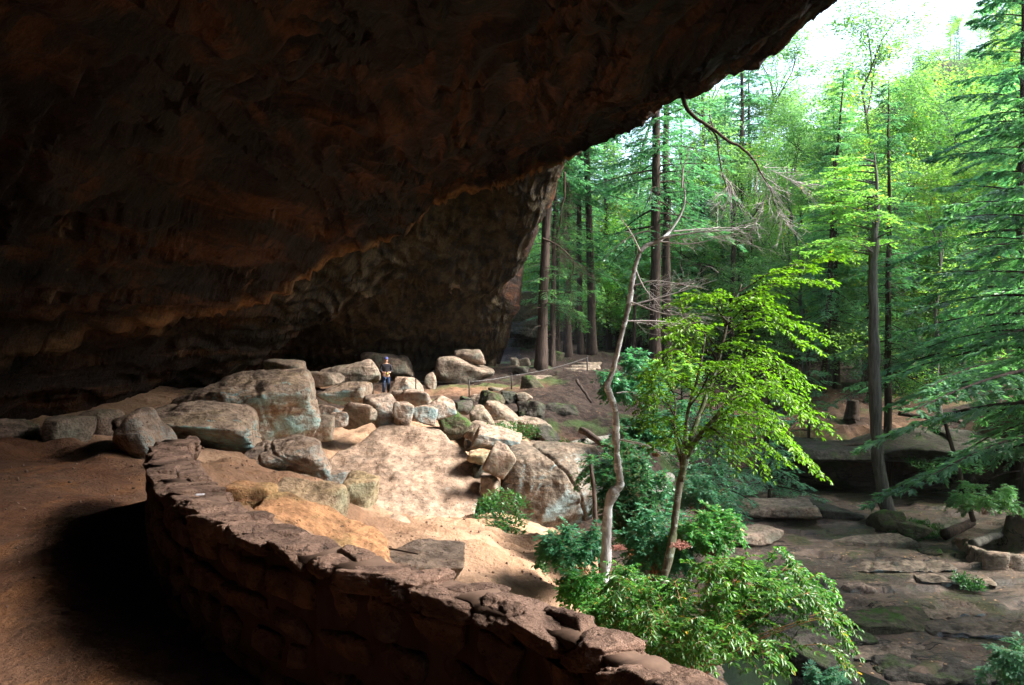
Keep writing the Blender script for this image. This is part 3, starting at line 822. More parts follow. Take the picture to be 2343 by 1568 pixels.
# ------------------------------------------------------------------ creek side ledge, mossy stones, edging
def ledge():
    root = empty("rock_ledge", (16.5, 36, -6.4))
    tag(root, "broad undercut rock ledge with a black hollow below the terrace", "ledge")
    for i, (cx, cy, cz, a, b, c, yaw) in enumerate([(14.6, 36.6, -4.95, 2.6, 3.0, 0.40, 4), (18.2, 36.4, -4.80, 2.6, 3.2, 0.45, -6), (21.8, 35.2, -4.6, 2.4, 3.2, 0.5, -14)]):
        v, f = rock_shape(a, b, c, 140 + i, p=10, soft=True, cuts=3, sub=5, namp=0.07, strata=0.035, planes=[(0, -0.8, -0.6, 0.8)])
        mb = MB(); mb.add(v, f)
        o = mb.build("roof_slab", M['dark'], root)
        o.location = Vector((cx, cy, cz)) - Vector(root.location)
        o.rotation_euler = (0.05, 0, math.radians(yaw))
    for i, (cx, cy, a) in enumerate([(12.1, 37.2, 1.0), (24.0, 34.4, 1.3)]):
        v, f = rock_shape(a, 1.6, 0.9, 150 + i, p=12, sub=4, strata=0.03)
        mb = MB(); mb.add(v, f)
        o = mb.build("side_block", M['dark'], root)
        o.location = Vector((cx, cy, -6.0)) - Vector(root.location)
ledge()
def ground_rock(x, y, a, b, c, mat, label, seed, sink=0.4, yaw=0, name="rock", cat="rock", group=None, **kw):
    v, f = rock_shape(a, b, c, seed, **kw)
    mb = MB(); mb.add(v, f)
    o = mb.build(name, M[mat])
    o.location = (x, y, gz(x, y) + c * (1 - 2 * sink))
    o.rotation_euler = (0, 0, math.radians(yaw))
    return tag(o, label, cat, group)
def at(px, py, it=40):
    """where the sight line through a surveyed point meets the ground"""
    d = W(px, py, 1.0)
    t = np.linspace(6, 60, 700)
    z = ground_z(d[0] * t, t)
    hit = np.where(d[2] * t < z)[0]
    k = t[hit[0]] if len(hit) else 30.0
    return d[0] * k, k
x, y = at(2030, 1212); ground_rock(x, y, 0.62, 0.5, 0.42, 'mossy', "rounded mossy stone at the foot of the curved creekside tree", 160, 0.2)
x, y = at(2085, 1222); ground_rock(x, y, 0.75, 0.5, 0.32, 'mossy', "longer mossy stone to the right of the curved tree's foot", 161, 0.25)
x, y = at(2125, 1268); ground_rock(x, y, 0.42, 0.25, 0.14, 'mossy', "small flat mossy stone on the creek bed below the curved tree", 162, 0.3)
x, y = at(2200, 1275); ground_rock(x, y, 0.3, 0.2, 0.12, 'mossy', "little mossy stone near the curved path edging", 163, 0.3)
x, y = at(2020, 1425); ground_rock(x, y, 1.25, 0.75, 0.26, 'mossy', "wide flat moss-covered slab on the creek bed", 164, 0.35, 10, p=14, strata=0.025, sub=5)
x, y = at(1960, 1352); ground_rock(x, y, 0.42, 0.28, 0.16, 'tan', "pale worn hump of rock in the creek bed", 165, 0.35)
x, y = at(1850, 1175); ground_rock(x, y, 1.6, 1.2, 0.45, 'dark', "low dark rock shelf upstream left of the hollow", 166, 0.35, 5, p=14, strata=0.03)
x, y = at(1760, 1180); ground_rock(x, y, 1.8, 1.3, 0.4, 'grey', "pale layered shelf across the creek under hemlock boughs", 167, 0.3, -8, p=14, strata=0.035, sub=5)
x, y = at(1700, 1235); ground_rock(x, y, 1.5, 0.9, 0.22, 'grey', "wet flat slab in the creek beside the shrub", 168, 0.3, 8, p=14, strata=0.03)
x, y = at(1980, 1245); ground_rock(x, y, 1.8, 0.6, 0.2, 'grey', "long low step of rock across the creek bed", 169, 0.35, 4, p=16, strata=0.03)
x, y = at(1870, 1520); ground_rock(x, y, 0.8, 1.3, 0.55, 'dark', "dark water-worn boulder at the edge of the creek channel", 170, 0.3, -20, p=9, sub=5)
x, y = at(1760, 1480); ground_rock(x, y, 0.9, 0.9, 0.6, 'dark', "black wet boulder below the shrub", 171, 0.3, 30, p=9)

CB = "flat slabs of the creek bed"
for i, (px, py, a, b, c, mt, lb) in enumerate([
    (2060, 1300, 1.5, 0.6, 0.07, 'boulder', "broad pale bedrock plate in the middle of the creek bed"),
    (2180, 1330, 1.1, 0.5, 0.07, 'boulder', "bedrock plate beside the fern tuft on the creek bed"), 
    (2150, 1400, 1.3, 0.55, 0.06, 'boulder', "sandy bedrock plate right of the flat mossy slab"), (2250, 1450, 1.4, 0.6, 0.08, 'boulder', "wide grey bedrock plate near the right edge of the creek bed"),
    (2050, 1500, 1.9, 0.6, 0.09, 'boulder', "grey bedrock plate below the flat mossy slab"), (1930, 1460, 0.7, 0.6, 0.12, 'dark', "dark bedrock step left of the flat mossy slab"),
    (2180, 1540, 1.6, 0.6, 0.09, 'dark', "dark bedrock plate at the bottom edge of the creek bed")]):
    x, y = at(px, py)
    ground_rock(x, y, a, b, c, mt, lb, 700 + i, 0.5, [3, -6, 9, 0, -4][i % 5], p=16, soft=True, namp=0.22, sub=5, cuts=5, group=CB, cat="rock")

# curved stone edging of the lower path on the far right
def edging():
    c = np.array([at(2212, 1258), at(2222, 1278), at(2262, 1290), at(2310, 1297), at(2400, 1300), at(2500, 1296)])
    ps = spline(c, 60)
    root = empty("path_edging", (ps[20][0], ps[20][1], gz(*ps[20])))
    tag(root, "low curved stone edging around the lower path at the far right", "kerb")
    L = np.r_[0, np.cumsum(np.linalg.norm(np.diff(ps, axis=0), axis=1))]
    n = int(L[-1] / 0.62)
    shapes = []
    for k in range(4):
        v, f = rock_shape(0.40, 0.17, 0.34, 180 + k, p=16, cuts=3, sub=3, namp=0.05)
        mb = MB(); mb.add(v, f); shapes.append(mb.mesh("edging_stone", M['grey']))
    for i in range(n):
        s = (i + .5) * L[-1] / n
        x = np.interp(s, L, ps[:, 0]); y = np.interp(s, L, ps[:, 1])
        x2 = np.interp(s + .1, L, ps[:, 0]); y2 = np.interp(s + .1, L, ps[:, 1])
        o = link("edging_stone", shapes[i % 4], root)
        o.location = Vector((x, y, gz(x, y) + 0.10)) - Vector(root.location)
        o.rotation_euler = (0, 0, math.atan2(y2 - y, x2 - x))
    # packed earth behind it
    inner = ps + np.array([0.2, 1.1])
    mb = MB()
    z0 = gz(*ps[20]) + 0.26
    vv_ = np.concatenate([np.c_[ps, ground_z(ps[:, 0], ps[:, 1]) + 0.3], np.c_[inner, ground_z(inner[:, 0], inner[:, 1]) + 0.02]]) - np.array(root.location)[None]
    k = np.arange(59)
    mb.add(vv_, np.stack([k, k + 1, k + 61, k + 60], -1))
    mb.build("path_surface", plain("path_earth", (0.22, 0.14, 0.10), 0.95, 0.1, scale=4), root)
edging()

# ------------------------------------------------------------------ dry stone parapet along the path
WALL_TOP, FLOOR = -0.95, -1.65
inner = [(2.0, -1.6), (1.45, 0.2), (0.92, 1.35), (0.38, 2.22), (0.12, 2.62), (-0.16, 2.90), (-0.52, 3.19), (-1.02, 3.64), (-1.45, 4.05), (-1.85, 4.52), (-2.30, 5.18), (-2.75, 5.98), (-3.12, 6.75), (-3.42, 7.5), (-3.50, 7.85)]
IN = spline(np.array([(x, y, 0) for x, y in inner]), 260)
Tn = norm(np.gradient(IN, axis=0))
Rt = np.stack([Tn[:, 1], -Tn[:, 0], Tn[:, 0] * 0], -1)        # towards the gorge
Ls = np.r_[0, np.cumsum(np.linalg.norm(np.diff(IN, axis=0), axis=1))]
TH = 0.34
def thick(s):
    return float(np.interp(s, [0, 4.2, 5.5, 8.0], [0.20, 0.20, 0.25, 0.34]))
def on_wall(s):
    p = np.array([np.interp(s, Ls, IN[:, k]) for k in range(3)])
    r = norm(np.array([np.interp(s, Ls, Rt[:, k]) for k in range(3)]))
    return p, r
def stone_wall():
    root = empty("stone_wall", (-1.4, 4.2, FLOOR))
    tag(root, "curved waist-high sandstone wall sweeping along the cave path", "wall")
    ro = np.array(root.location)
    mb = MB()                                             # mortar core
    n = len(IN)
    tks = np.array([thick(s) for s in Ls])[:, None]
    prof = [(0.03, 0, FLOOR - 0.1), (0.03, 0, WALL_TOP - 0.025), (-0.04, 1, WALL_TOP - 0.025), (-0.04, 1, -3.2)]
    V = np.stack([np.c_[(IN + Rt * (u + k * tks))[:, :2], np.full(n, z)] for u, k, z in prof], 1) - ro
    V = V + 0.012 * fbm(V * 9, 3, 4)[..., None]
    i = np.arange(n - 1)[:, None] * 4; j = np.arange(3)[None]
    mb.add(V, [np.stack([i + j, i + j + 1, i + 5 + j, i + 4 + j], -1).reshape(-1, 4), np.array([[0, 1, 2, 3], [(n - 1) * 4 + k for k in (3, 2, 1, 0)]])])
    mb.build("mortar_core", M['mortar'], root)
    rng = np.random.default_rng(8)
    caps = []
    for k in range(14):
        v, f = rock_shape(0.5, 0.5, 0.5, 200 + k, p=13, cuts=7, sub=5, namp=0.12, strata=0.025, cut=(0.85, 1.1))
        v = v + 0.02 * fbm(v * 14 + k, 3, 9)[:, None] * norm(v)
        mb = MB(); mb.add(v, f); caps.append(mb.mesh("cap_stone", M['wall']))
    face = []
    for k in range(6):
        v, f = rock_shape(0.5, 0.5, 0.5, 230 + k, p=14, cuts=4, sub=3, namp=0.06)
        mb = MB(); mb.add(v, f); face.append(mb.mesh("wall_stone", M['wall']))
    def put(me, name, p, z, r, L, D, H, jit=0.12):
        o = link(name, me, root)
        o.location = Vector((p[0], p[1], z)) - Vector(ro)
        ang = math.atan2(r[1], r[0])
        fl = rng.integers(0, 2) * math.pi
        o.rotation_euler = (rng.normal(0, .05), rng.normal(0, .07), ang + math.pi / 2 + fl + rng.normal(0, jit))
        o.scale = (L, D, H)
    s = 0.0
    while s < Ls[-1] - 0.1:                                # coping: single and paired stones
        L = rng.uniform(0.13, 0.34) if s > 3.2 else rng.uniform(0.2, 0.42)
        p, r = on_wall(s + L / 2)
        TH = thick(s)
        if rng.random() < 0.3:
            put(caps[rng.integers(14)], "cap_stone", p + r * TH / 2, WALL_TOP - 0.06 + rng.normal(0, .008), r, L * 1.14, TH * 1.08, rng.uniform(0.10, 0.13))
        else:
            cut = rng.uniform(0.4, 0.6)
            for u0, u1 in ((0, cut), (cut, 1)):
                put(caps[rng.integers(14)], "cap_stone", p + r * TH * (u0 + u1) / 2, WALL_TOP - 0.065 + rng.normal(0, .012), r, L * rng.uniform(1.05, 1.2), TH * (u1 - u0) * 1.3, rng.uniform(0.09, 0.14))
        s += L
    for zc, h in ((-1.13, 0.17), (-1.30, 0.17), (-1.47, 0.17), (-1.62, 0.14)):   # face towards the path
        s = 0.0
        while s < Ls[-1] - 0.1:
            L = rng.uniform(0.25, 0.5)
            p, r = on_wall(s + L / 2)
            put(face[rng.integers(6)], "wall_stone", p + r * 0.06, zc, r, L * 0.98, 0.17, h * 0.97, 0.04)
            s += L
    for zc, h in ((-1.12, 0.16), (-1.28, 0.16), (-1.44, 0.16)):                  # face towards the gorge at the far end
        s = Ls[-1] - 4.2
        while s < Ls[-1] - 0.05:
            L = rng.uniform(0.25, 0.45)
            p, r = on_wall(s + L / 2)
            put(face[rng.integers(6)], "wall_stone", p + r * (thick(s) - 0.06), zc, r, L * 0.98, 0.17, h * 0.97, 0.04)
            s += L
stone_wall()
# ------------------------------------------------------------------ trees
def hemlock_parts(seed, H, cb, rad, r0, nbr, leaf=0.20, nt=9, nl=5, droop=0.28, dead=16, hero=False, az=None, tlen=0.42, gap=0.22, lw=0.34):
    """returns trunk and crown builders; the tree stands at the origin"""
    rng = np.random.default_rng(seed)
    T, K, Bf = MB(), MB(), MB()
    hs = np.linspace(0, H, 16)
    wob = np.c_[np.cumsum(rng.normal(0, 0.035, 16)), np.cumsum(rng.normal(0, 0.035, 16))] * H / 25
    pts = np.c_[wob, hs]
    rr = r0 * (1 - hs / H) ** 0.8 + 0.02
    rr[0] = r0 * 1.55; rr[1] = r0 * 1.02 if H > 8 else rr[1]
    pts[0, 2] = -0.6
    fine = spline(np.c_[pts, rr], 40)
    tube(T, fine[:, :3], np.maximum(fine[:, 3], 0.012), 10)
    def axisat(z):
        return np.array([np.interp(z, fine[:, 2], fine[:, k]) for k in range(3)])
    for k in range(dead):                                  # bare lower limbs
        z = rng.uniform(min(2.0, cb * 0.3), cb + 1)
        a = rng.uniform(0, 2 * math.pi); L = rng.uniform(0.5, 2.4) * min(1, H / 15)
        t = np.linspace(0, 1, 6)[:, None]
        dh = np.array([math.cos(a), math.sin(a), 0])
        p = axisat(z) + dh * L * t + np.array([0, 0, 1]) * L * (rng.uniform(-.1, .25) * t - 0.35 * t ** 2) + rng.normal(0, .03, (6, 3)) * t
        tube(Bf, p, 0.028 * (1 - 0.8 * t[:, 0]) * min(1, H / 15), 4, cap=False)
    for i in range(nbr):
        u = (i + rng.random()) / nbr
        z = cb + (H - cb - 0.3) * u
        a = i * 2.399 + rng.normal(0, .3)
        if az is not None: a = az[0] + rng.uniform(-az[1], az[1])
        L = rad * (1 - u) ** 0.75 * rng.uniform(0.5, 1.2) + 0.35
        if rng.random() < gap: continue
        droop = rng.uniform(0.14, 0.42)
        e = (-0.05 + 0.55 * u) + rng.normal(0, .07)
        dh = np.array([math.cos(a), math.sin(a), 0]); pr = np.array([-dh[1], dh[0], 0])
        t = np.linspace(0, 1, 9)[:, None]
        sway = rng.normal(0, .10)
        p = axisat(z) + dh * L * t + pr * L * sway * t ** 2 + np.array([0, 0, 1.0]) * L * (e * t - droop * t ** 2)
        tube(Bf, p, (0.012 + 0.011 * L) * (1 - 0.85 * t[:, 0]), 5, cap=False)
        m = max(4, int(nt * L / rad + 3))
        tt = np.linspace(0.14, 1.0, m) + rng.normal(0, .01, m)
        base = np.stack([np.interp(tt, t[:, 0], p[:, k]) for k in range(3)], -1)
        for sd in (-1, 1):
            ll = L * tlen * (1.08 - tt) * rng.uniform(0.4, 1.2, m) + leaf * 0.7
            td = norm(dh[None] * rng.uniform(.45, .8, m)[:, None] + sd * pr[None] * 0.75 + np.array([0, 0, -0.16]) + rng.normal(0, .17, (m, 3)))
            s = np.linspace(0.12, 1, nl)
            B = base[:, None] + td[:, None] * (ll[:, None] * s[None])[..., None]
            B[..., 2] -= (0.22 * ll[:, None] * s[None] ** 2)
            nrm = norm(np.array([0, 0, 1.0]) + rng.normal(0, .38, B.shape))
            for sg in (-1, 1):
                D = td[:, None] * 0.8 + sg * np.cross(td, [0, 0, 1.0])[:, None] * 0.55 + np.array([0, 0, -0.22]) + rng.normal(0, .14, B.shape)
                leaves(K, B.reshape(-1, 3), D.reshape(-1, 3), nrm.reshape(-1, 3), leaf * rng.uniform(.7, 1.25, B.shape[0] * B.shape[1]), leaf * lw, rng)
    return T, K, Bf

def broad_parts(seed, H, r0, fork=0.45, spread=0.5, levels=4, leaf=0.16, per=24, clump=0.75, lean=(0, 0), flat=0.5):
    rng = np.random.default_rng(seed)
    T, K, Bf = MB(), MB(), MB()
    fh = H * fork
    n = 10
    h = np.linspace(0, 1, n)
    tr = np.c_[np.cumsum(rng.normal(0, .02, n)) * H / 8 + lean[0] * h ** 1.5 * fh, np.cumsum(rng.normal(0, .02, n)) * H / 8 + lean[1] * h ** 1.5 * fh, h * fh]
    tr[0, 2] = -0.5
    rad = r0 * (1 - 0.45 * h); rad[0] *= 1.5
    fine = spline(np.c_[tr, rad], 26)
    tube(T, fine[:, :3], fine[:, 3], 9)
    ends = []
    def grow(p, d, L, r, lv):
        t = np.linspace(0, 1, 5)[:, None]
        bend = rng.normal(0, .16, 3); bend[2] += 0.05
        pts = p + d * L * t + bend * L * t ** 2
        tube(T if lv == 0 else Bf, pts, r * (1 - 0.45 * t[:, 0]), 6 if lv < 2 else 4, cap=False)
        e = pts[-1]; dd = norm(pts[-1] - pts[-2])
        if lv >= 2:
            for k in range(2): ends.append((pts[2 + k], dd))
        if lv >= levels:
            ends.append((e, dd)); return
        for k in range(3 if lv < 2 else rng.integers(2, 4)):
            a = rng.uniform(0, 2 * math.pi)
            o = norm(np.cross(dd, [math.cos(a), math.sin(a), .3]))
            nd = norm(dd + o * spread * rng.uniform(.7, 1.4) + np.array([0, 0, .10]))
            st = pts[rng.integers(2, 5)]
            grow(st, nd, L * rng.uniform(.58, .8), r * 0.5, lv + 1)
    d0 = norm(tr[-1] - tr[-2])
    L0 = (H - fh) * 0.40
    grow(fine[-1, :3], d0, L0, fine[-1, 3] * .9, 0)
    for k in range(4):
        a = k * 1.7 + rng.uniform(0, 1); q = rng.uniform(.55, .95)
        p = np.array([np.interp(q * fh, fine[:, 2], fine[:, j]) for j in range(3)])
        grow(p, norm([math.cos(a), math.sin(a), .45]), L0 * .75, fine[-1, 3] * .5, 1)
    for p, d in ends:                                       # flat sprays of leaves
        m = per
        a = rng.uniform(0, 2 * math.pi, m); q = np.sqrt(rng.random(m)) * clump
        off = np.c_[np.cos(a) * q, np.sin(a) * q, rng.normal(0, .12, m) * clump - 0.25 * q ** 2] + d * rng.uniform(0, clump, m)[:, None]
        D = np.c_[np.cos(a), np.sin(a), rng.normal(-.35, .25, m)]
        N = norm(np.array([0, 0, 1.0]) + rng.normal(0, flat, (m, 3)))
        leaves(K, p + off, D, N, leaf * rng.uniform(.7, 1.2, m), leaf * .62, rng)
    return T, K, Bf

def make_tree(name, parts, barkm, leafm, loc=(0, 0, 0), rz=0.0, label=None, cat="tree", group=None):
    T, K, Bf = parts
    o = empty(name, loc, rz)
    T.build("trunk", M[barkm], o)
    if Bf.n: tag(Bf.build("limbs", M[barkm], o), kind="stuff")
    if K.n: tag(K.build("crown", M[leafm], o, smooth=False), kind="stuff")
    return tag(o, label, cat, group)

used = set()
def place(proto, loc, sc=1.0, rz=0.0, lean=(0, 0), label=None, group=None, name=None):
    if proto.name in used:
        o = copy_tree(proto)
    else:
        o = proto
    used.add(proto.name)
    o.location = loc
    o.scale = (sc, sc, sc) if np.isscalar(sc) else sc
    o.rotation_euler = Euler((lean[1], lean[0], rz), 'ZXY') if False else Euler((lean[1], lean[0], rz))
    if label: o["label"] = label
    if group: o["group"] = group
    elif "group" in o: del o["group"]
    return o

HEM = [make_tree("hemlock_tree", hemlock_parts(301, 30, 7.0, 4.2, 0.30, 120, leaf=0.26, nt=11, nl=5, dead=34), 'bark', 'needle', cat="tree"),
       make_tree("hemlock_tree", hemlock_parts(302, 26, 5.0, 4.0, 0.26, 110, leaf=0.25, nt=11, nl=5, dead=30), 'bark', 'needle_light', cat="tree"),
       make_tree("hemlock_tree", hemlock_parts(303, 33, 12.0, 4.0, 0.33, 100, leaf=0.26, nt=11, nl=5, dead=40), 'bark', 'needle', cat="tree")]
BRD = [make_tree("broadleaf_tree", broad_parts(311, 27, 0.30, 0.5, 0.5, 4, leaf=0.24, per=22, clump=1.0), 'bark_grey', 'leaf_forest', cat="tree"),
       make_tree("broadleaf_tree", broad_parts(312, 23, 0.24, 0.42, 0.55, 4, leaf=0.23, per=22, clump=0.95), 'bark_grey', 'leaf_bright', cat="tree"),
       make_tree("broadleaf_tree", broad_parts(313, 30, 0.34, 0.55, 0.45, 4, leaf=0.25, per=20, clump=1.0), 'bark', 'leaf_forest', cat="tree")]
UND = [make_tree("understory_tree", broad_parts(321, 8, 0.07, 0.28, 0.7, 4, leaf=0.15, per=16, clump=0.5, flat=0.3), 'bark_grey', 'leaf_bright', cat="tree"),
       make_tree("understory_tree", broad_parts(322, 6.5, 0.06, 0.2, 0.8, 4, leaf=0.15, per=16, clump=0.5, flat=0.3), 'bark_grey', 'leaf_forest', cat="tree"),
       make_tree("understory_hemlock", hemlock_parts(323, 9, 0.8, 2.2, 0.08, 70, leaf=0.16, nt=8, nl=5, dead=3), 'bark', 'needle_light', cat="tree")]

def gpos(px, Y):
    x = (px - CX) / FX * Y
    return (x, Y, gz(x, Y))

# trunks one can pick out
TR = "tall trunks beside the far trail"
for px, Y, proto, sc, rz, lean, lb, gr in [
    (1237, 42, HEM[2], 0.86, 0.3, (0.05, 0), "leaning dark hemlock trunk nearest the cave mouth", TR),
    (1262, 43, HEM[1], 0.62, 1.3, (0.11, 0), "thinner hemlock trunk leaning right beside the cave mouth", TR),
    (1278, 45, HEM[0], 0.36, 2.3, (0.03, 0), "thinnest young hemlock between the leaning trunks at the cave mouth", TR),
    (1295, 47, HEM[2], 0.72, 2.3, (0.01, 0), "straight hemlock trunk at the left edge of the trail bend", TR),
    (1330, 48, HEM[0], 0.66, 0.9, (0.0, 0), "straight hemlock trunk with foliage low down at the trail bend", TR),
    (1357, 48, HEM[2], 0.80, 4.0, (0.055, 0), "flare-footed trunk leaning right above the trail steps", TR),
    (1318, 53, HEM[2], 0.50, 1.1, (0.02, 0), "thin trunk between the straight trunks at the trail bend", TR),
    (1392, 55, HEM[2], 0.55, 3.1, (0.03, 0), "thin trunk right of the flare-footed trunk", TR),
    (1415, 60, HEM[2], 0.52, 0.1, (-0.02, 0), "thin trunk seen left of the pale leaning trunk", TR),
    (1465, 57, HEM[2], 0.50, 5.1, (0.01, 0), "thin trunk directly behind the crooked tree's top", TR),
    (1560, 58, HEM[2], 0.60, 2.1, (0.015, 0), "slim trunk right of the greyer trunk behind the dead twigs", None),
    (1585, 62, HEM[2], 0.55, 4.1, (-0.01, 0), "slimmest trunk left of the sapling's top leaves", None),
    (1440, 58, BRD[2], 0.80, 1.0, (0.09, 0), "pale trunk leaning right behind the crooked bare tree", None),
    (1500, 44, HEM[0], 1.05, 2.0, (0.004, 0), "stout dark hemlock, darkest trunk in the middle of the forest", None),
    (1528, 46, HEM[2], 0.84, 5.0, (0.0, 0), "greyer trunk just right of the stout dark hemlock", None),
    (1612, 60, HEM[0], 0.85, 1.0, (0.0, 0), "hemlock trunk behind the sapling's upper left leaves", None),
    (1645, 64, BRD[0], 0.8, 3.0, (-0.04, 0), "slim trunk leaning left behind the dead twigs", None),
    (1692, 62, HEM[2], 0.9, 2.2, (0.0, 0), "left one of two dark trunks above the sapling's arching top", None),
    (1712, 64, HEM[1], 0.95, 0.2, (0.0, 0), "right one of two dark trunks above the sapling's arching top", None),
    (1745, 66, BRD[2], 0.85, 0.2, (-0.05, 0), "trunk leaning left beyond the sapling's arching top", None),
    (1985, 52, BRD[2], 0.82, 2.2, (-0.015, 0), "tall forked broadleaf tree rising highest against the sky", None),
    (2034, 36.6, HEM[0], 0.62, 1.2, (0.0, 0), "thick straight dark trunk standing on the rock ledge", None),
    (1880, 46, HEM[1], 0.72, 1.9, (-0.10, 0), "dark hemlock leaning left beyond the terrace", None),
    (1912, 47, HEM[0], 0.60, 4.4, (-0.13, 0), "slimmer hemlock leaning left beside the terrace stump", None),
    (1990, 44, HEM[1], 0.55, 4.4, (-0.12, 0), "young hemlock leaning left on the terrace beside the thick trunk", None),
]:
    place(proto, gpos(px, Y), sc, rz, lean, lb, gr)

rng = np.random.default_rng(77)
FG = {"hemlock_tree": ("dark hemlock in the crowded far forest", "far forest hemlocks"),
      "broadleaf_tree": ("leafy broadleaf tree in the far canopy", "far forest broadleaf trees"),
      "understory_tree": ("bright green young tree in the understory", "far forest saplings"),
      "understory_hemlock": ("small feathery hemlock in the understory", "far forest young hemlocks")}
def lab(o):
    k = o.name.split(".")[0]
    px = o.location.x / o.location.y * FX + CX
    L, g = FG[k]
    i = 0 if px < 1480 else 1 if px < 1830 else 2
    o["label"] = L + (" behind the trailside trunks", " behind the glowing sapling", " on the slope behind the curved tree")[i]
    o["group"] = g + (" behind the trail", " behind the sapling", " on the far slope")[i]
spots = []
HT = {}
for L_, hs_ in ((HEM, (30, 26, 33)), (BRD, (27, 23, 30)), (UND, (8, 6.5, 9))):
    for o_, h_ in zip(L_, hs_): HT[o_.name] = h_
def scatter(n, pxr, Yr, protos, scr, mind, wgt=None, top=True):
    c = 0; tries = 0
    while c < n and tries < n * 30:
        tries += 1
        px = rng.uniform(*pxr); Y = math.exp(rng.uniform(math.log(Yr[0]), math.log(Yr[1])))
        x = (px - CX) / FX * Y
        if any((x - a) ** 2 + (Y - b) ** 2 < mind ** 2 for a, b in spots): continue
        if Y < 56 and 9 < x < 21 and Y < 44: continue
        spots.append((x, Y)); c += 1
        pr = protos[rng.choice(len(protos), p=wgt)]
        g = gz(x, Y); sc = rng.uniform(*scr)
        if top:
            Hm = HT[pr.name]; lim = (np.interp(px, [1180, 1300, 1440, 1560, 1850, 2000, 2150, 2500], [.34, .28, .23, .36, .32, .34, .42, .52]) * Y - g) / Hm
            sc = min(sc, lim * rng.uniform(0.75, 1.05))
            if sc < 0.22: continue
        o = place(pr, (x, Y, g - 0.1), sc, rng.uniform(0, 6.28), (rng.normal(0, .02), rng.normal(0, .02)))
        lab(o)
scatter(14, (1195, 1600), (49, 74), [HEM[0], HEM[2], HEM[2]], (0.32, 0.6), 2.2, top=False)
MIX = HEM + BRD + [BRD[1], BRD[1], BRD[0]]
scatter(11, (1190, 1700), (54, 80), MIX, (0.6, 0.95), 3.5)
scatter(40, (1180, 2500), (80, 150), MIX, (0.7, 1.1), 5.0)
scatter(34, (1750, 2500), (46, 85), MIX, (0.75, 1.05), 4.2)
scatter(16, (2150, 2560), (75, 140), MIX, (0.7, 1.1), 4.0)
scatter(9, (2130, 2500), (38, 52), [BRD[1], BRD[0], HEM[1]], (0.6, 0.85), 3.5)
spots.clear()
scatter(44, (1200, 1800), (52, 95), UND, (0.7, 1.4), 2.5)
scatter(26, (1200, 1560), (54, 80), [UND[0], UND[0], UND[1]], (0.9, 1.6), 2.0)
scatter(26, (1750, 2420), (46, 90), UND, (0.8, 1.5), 2.5)

# ------------------------------------------------------------------ nearer trees on the right
def ntree(name, parts, b, l, x, y, label, rz=0.0, group=None, dz=0.0):
    return make_tree(name, parts, b, l, (x, y, gz(x, y) + dz), rz, label, "tree", group)
ntree("hemlock_tree", hemlock_parts(331, 13.0, 4.4, 6.4, 0.16, 70, leaf=0.17, nt=30, nl=15, dead=4, tlen=0.26, gap=0.1, lw=0.3), 'bark', 'needle_light', 14.2, 19.5, "near hemlock whose feathery boughs reach in from the right edge")
ntree("hemlock_tree", hemlock_parts(332, 16, 3.0, 5.6, 0.18, 90, leaf=0.19, nt=24, nl=11, dead=8, tlen=0.3, gap=0.1), 'bark', 'needle_light', 18.3, 27.5, "hemlock with layered boughs behind the near one at the right", 1.1)
ntree("hemlock_tree", hemlock_parts(333, 24, 5.0, 5.0, 0.22, 100, leaf=0.22, nt=20, nl=9, dead=10, tlen=0.32, gap=0.1), 'bark', 'needle', 21.5, 33.0, "tall hemlock standing above the right end of the rock ledge", 2.1)
for px, Y, H, lb in [(1640, 30, 4.2, "small drooping hemlock at the creek left of the pale shelf"), (1760, 33, 5.0, "small drooping hemlock overhanging the pale creek shelf"), (1850, 38, 6.0, "small hemlock at the left end of the rock ledge"), (1560, 33, 4.4, "small hemlock on the bank behind the sapling's lower leaves")]:
    x = (px - CX) / FX * Y
    ntree("young_hemlock", hemlock_parts(340 + px, H, 0.4, 2.1, 0.06, 46, leaf=0.12, nt=9, nl=7, droop=0.35, dead=2), 'bark', 'needle', x, Y, lb)

def px_tube(mb, pts, rad, Y=None, n=8, m=40, jit=0.0, seed=0, knob=0.0):
    """limb through surveyed points (px, py, distance)"""
    P = np.array([W(*p) for p in pts])
    r = np.asarray(rad, float)
    f = spline(np.c_[P, r], m)
    if jit: f[:, :3] += jit * np.stack([fbm(f[:, :3] * 2 + k * 9, 2, seed + k) for k in range(3)], -1)
    kn = 1 + knob * fbm(np.c_[np.arange(m) * 0.23, np.zeros(m), np.zeros(m) + seed], 3, 77)
    tube(mb, f[:, :3], np.maximum(f[:, 3] * kn, 0.002), n)
    if knob:
        v = mb.v[-1]; v += (0.05 * knob * fbm(v * 22, 3, 5))[:, None] * np.array([1, 1, 0.3])
    return f

def localise(root, mbs):
    o = np.array(root.location)
    for m in mbs:
        m.v = [v - o for v in m.v]

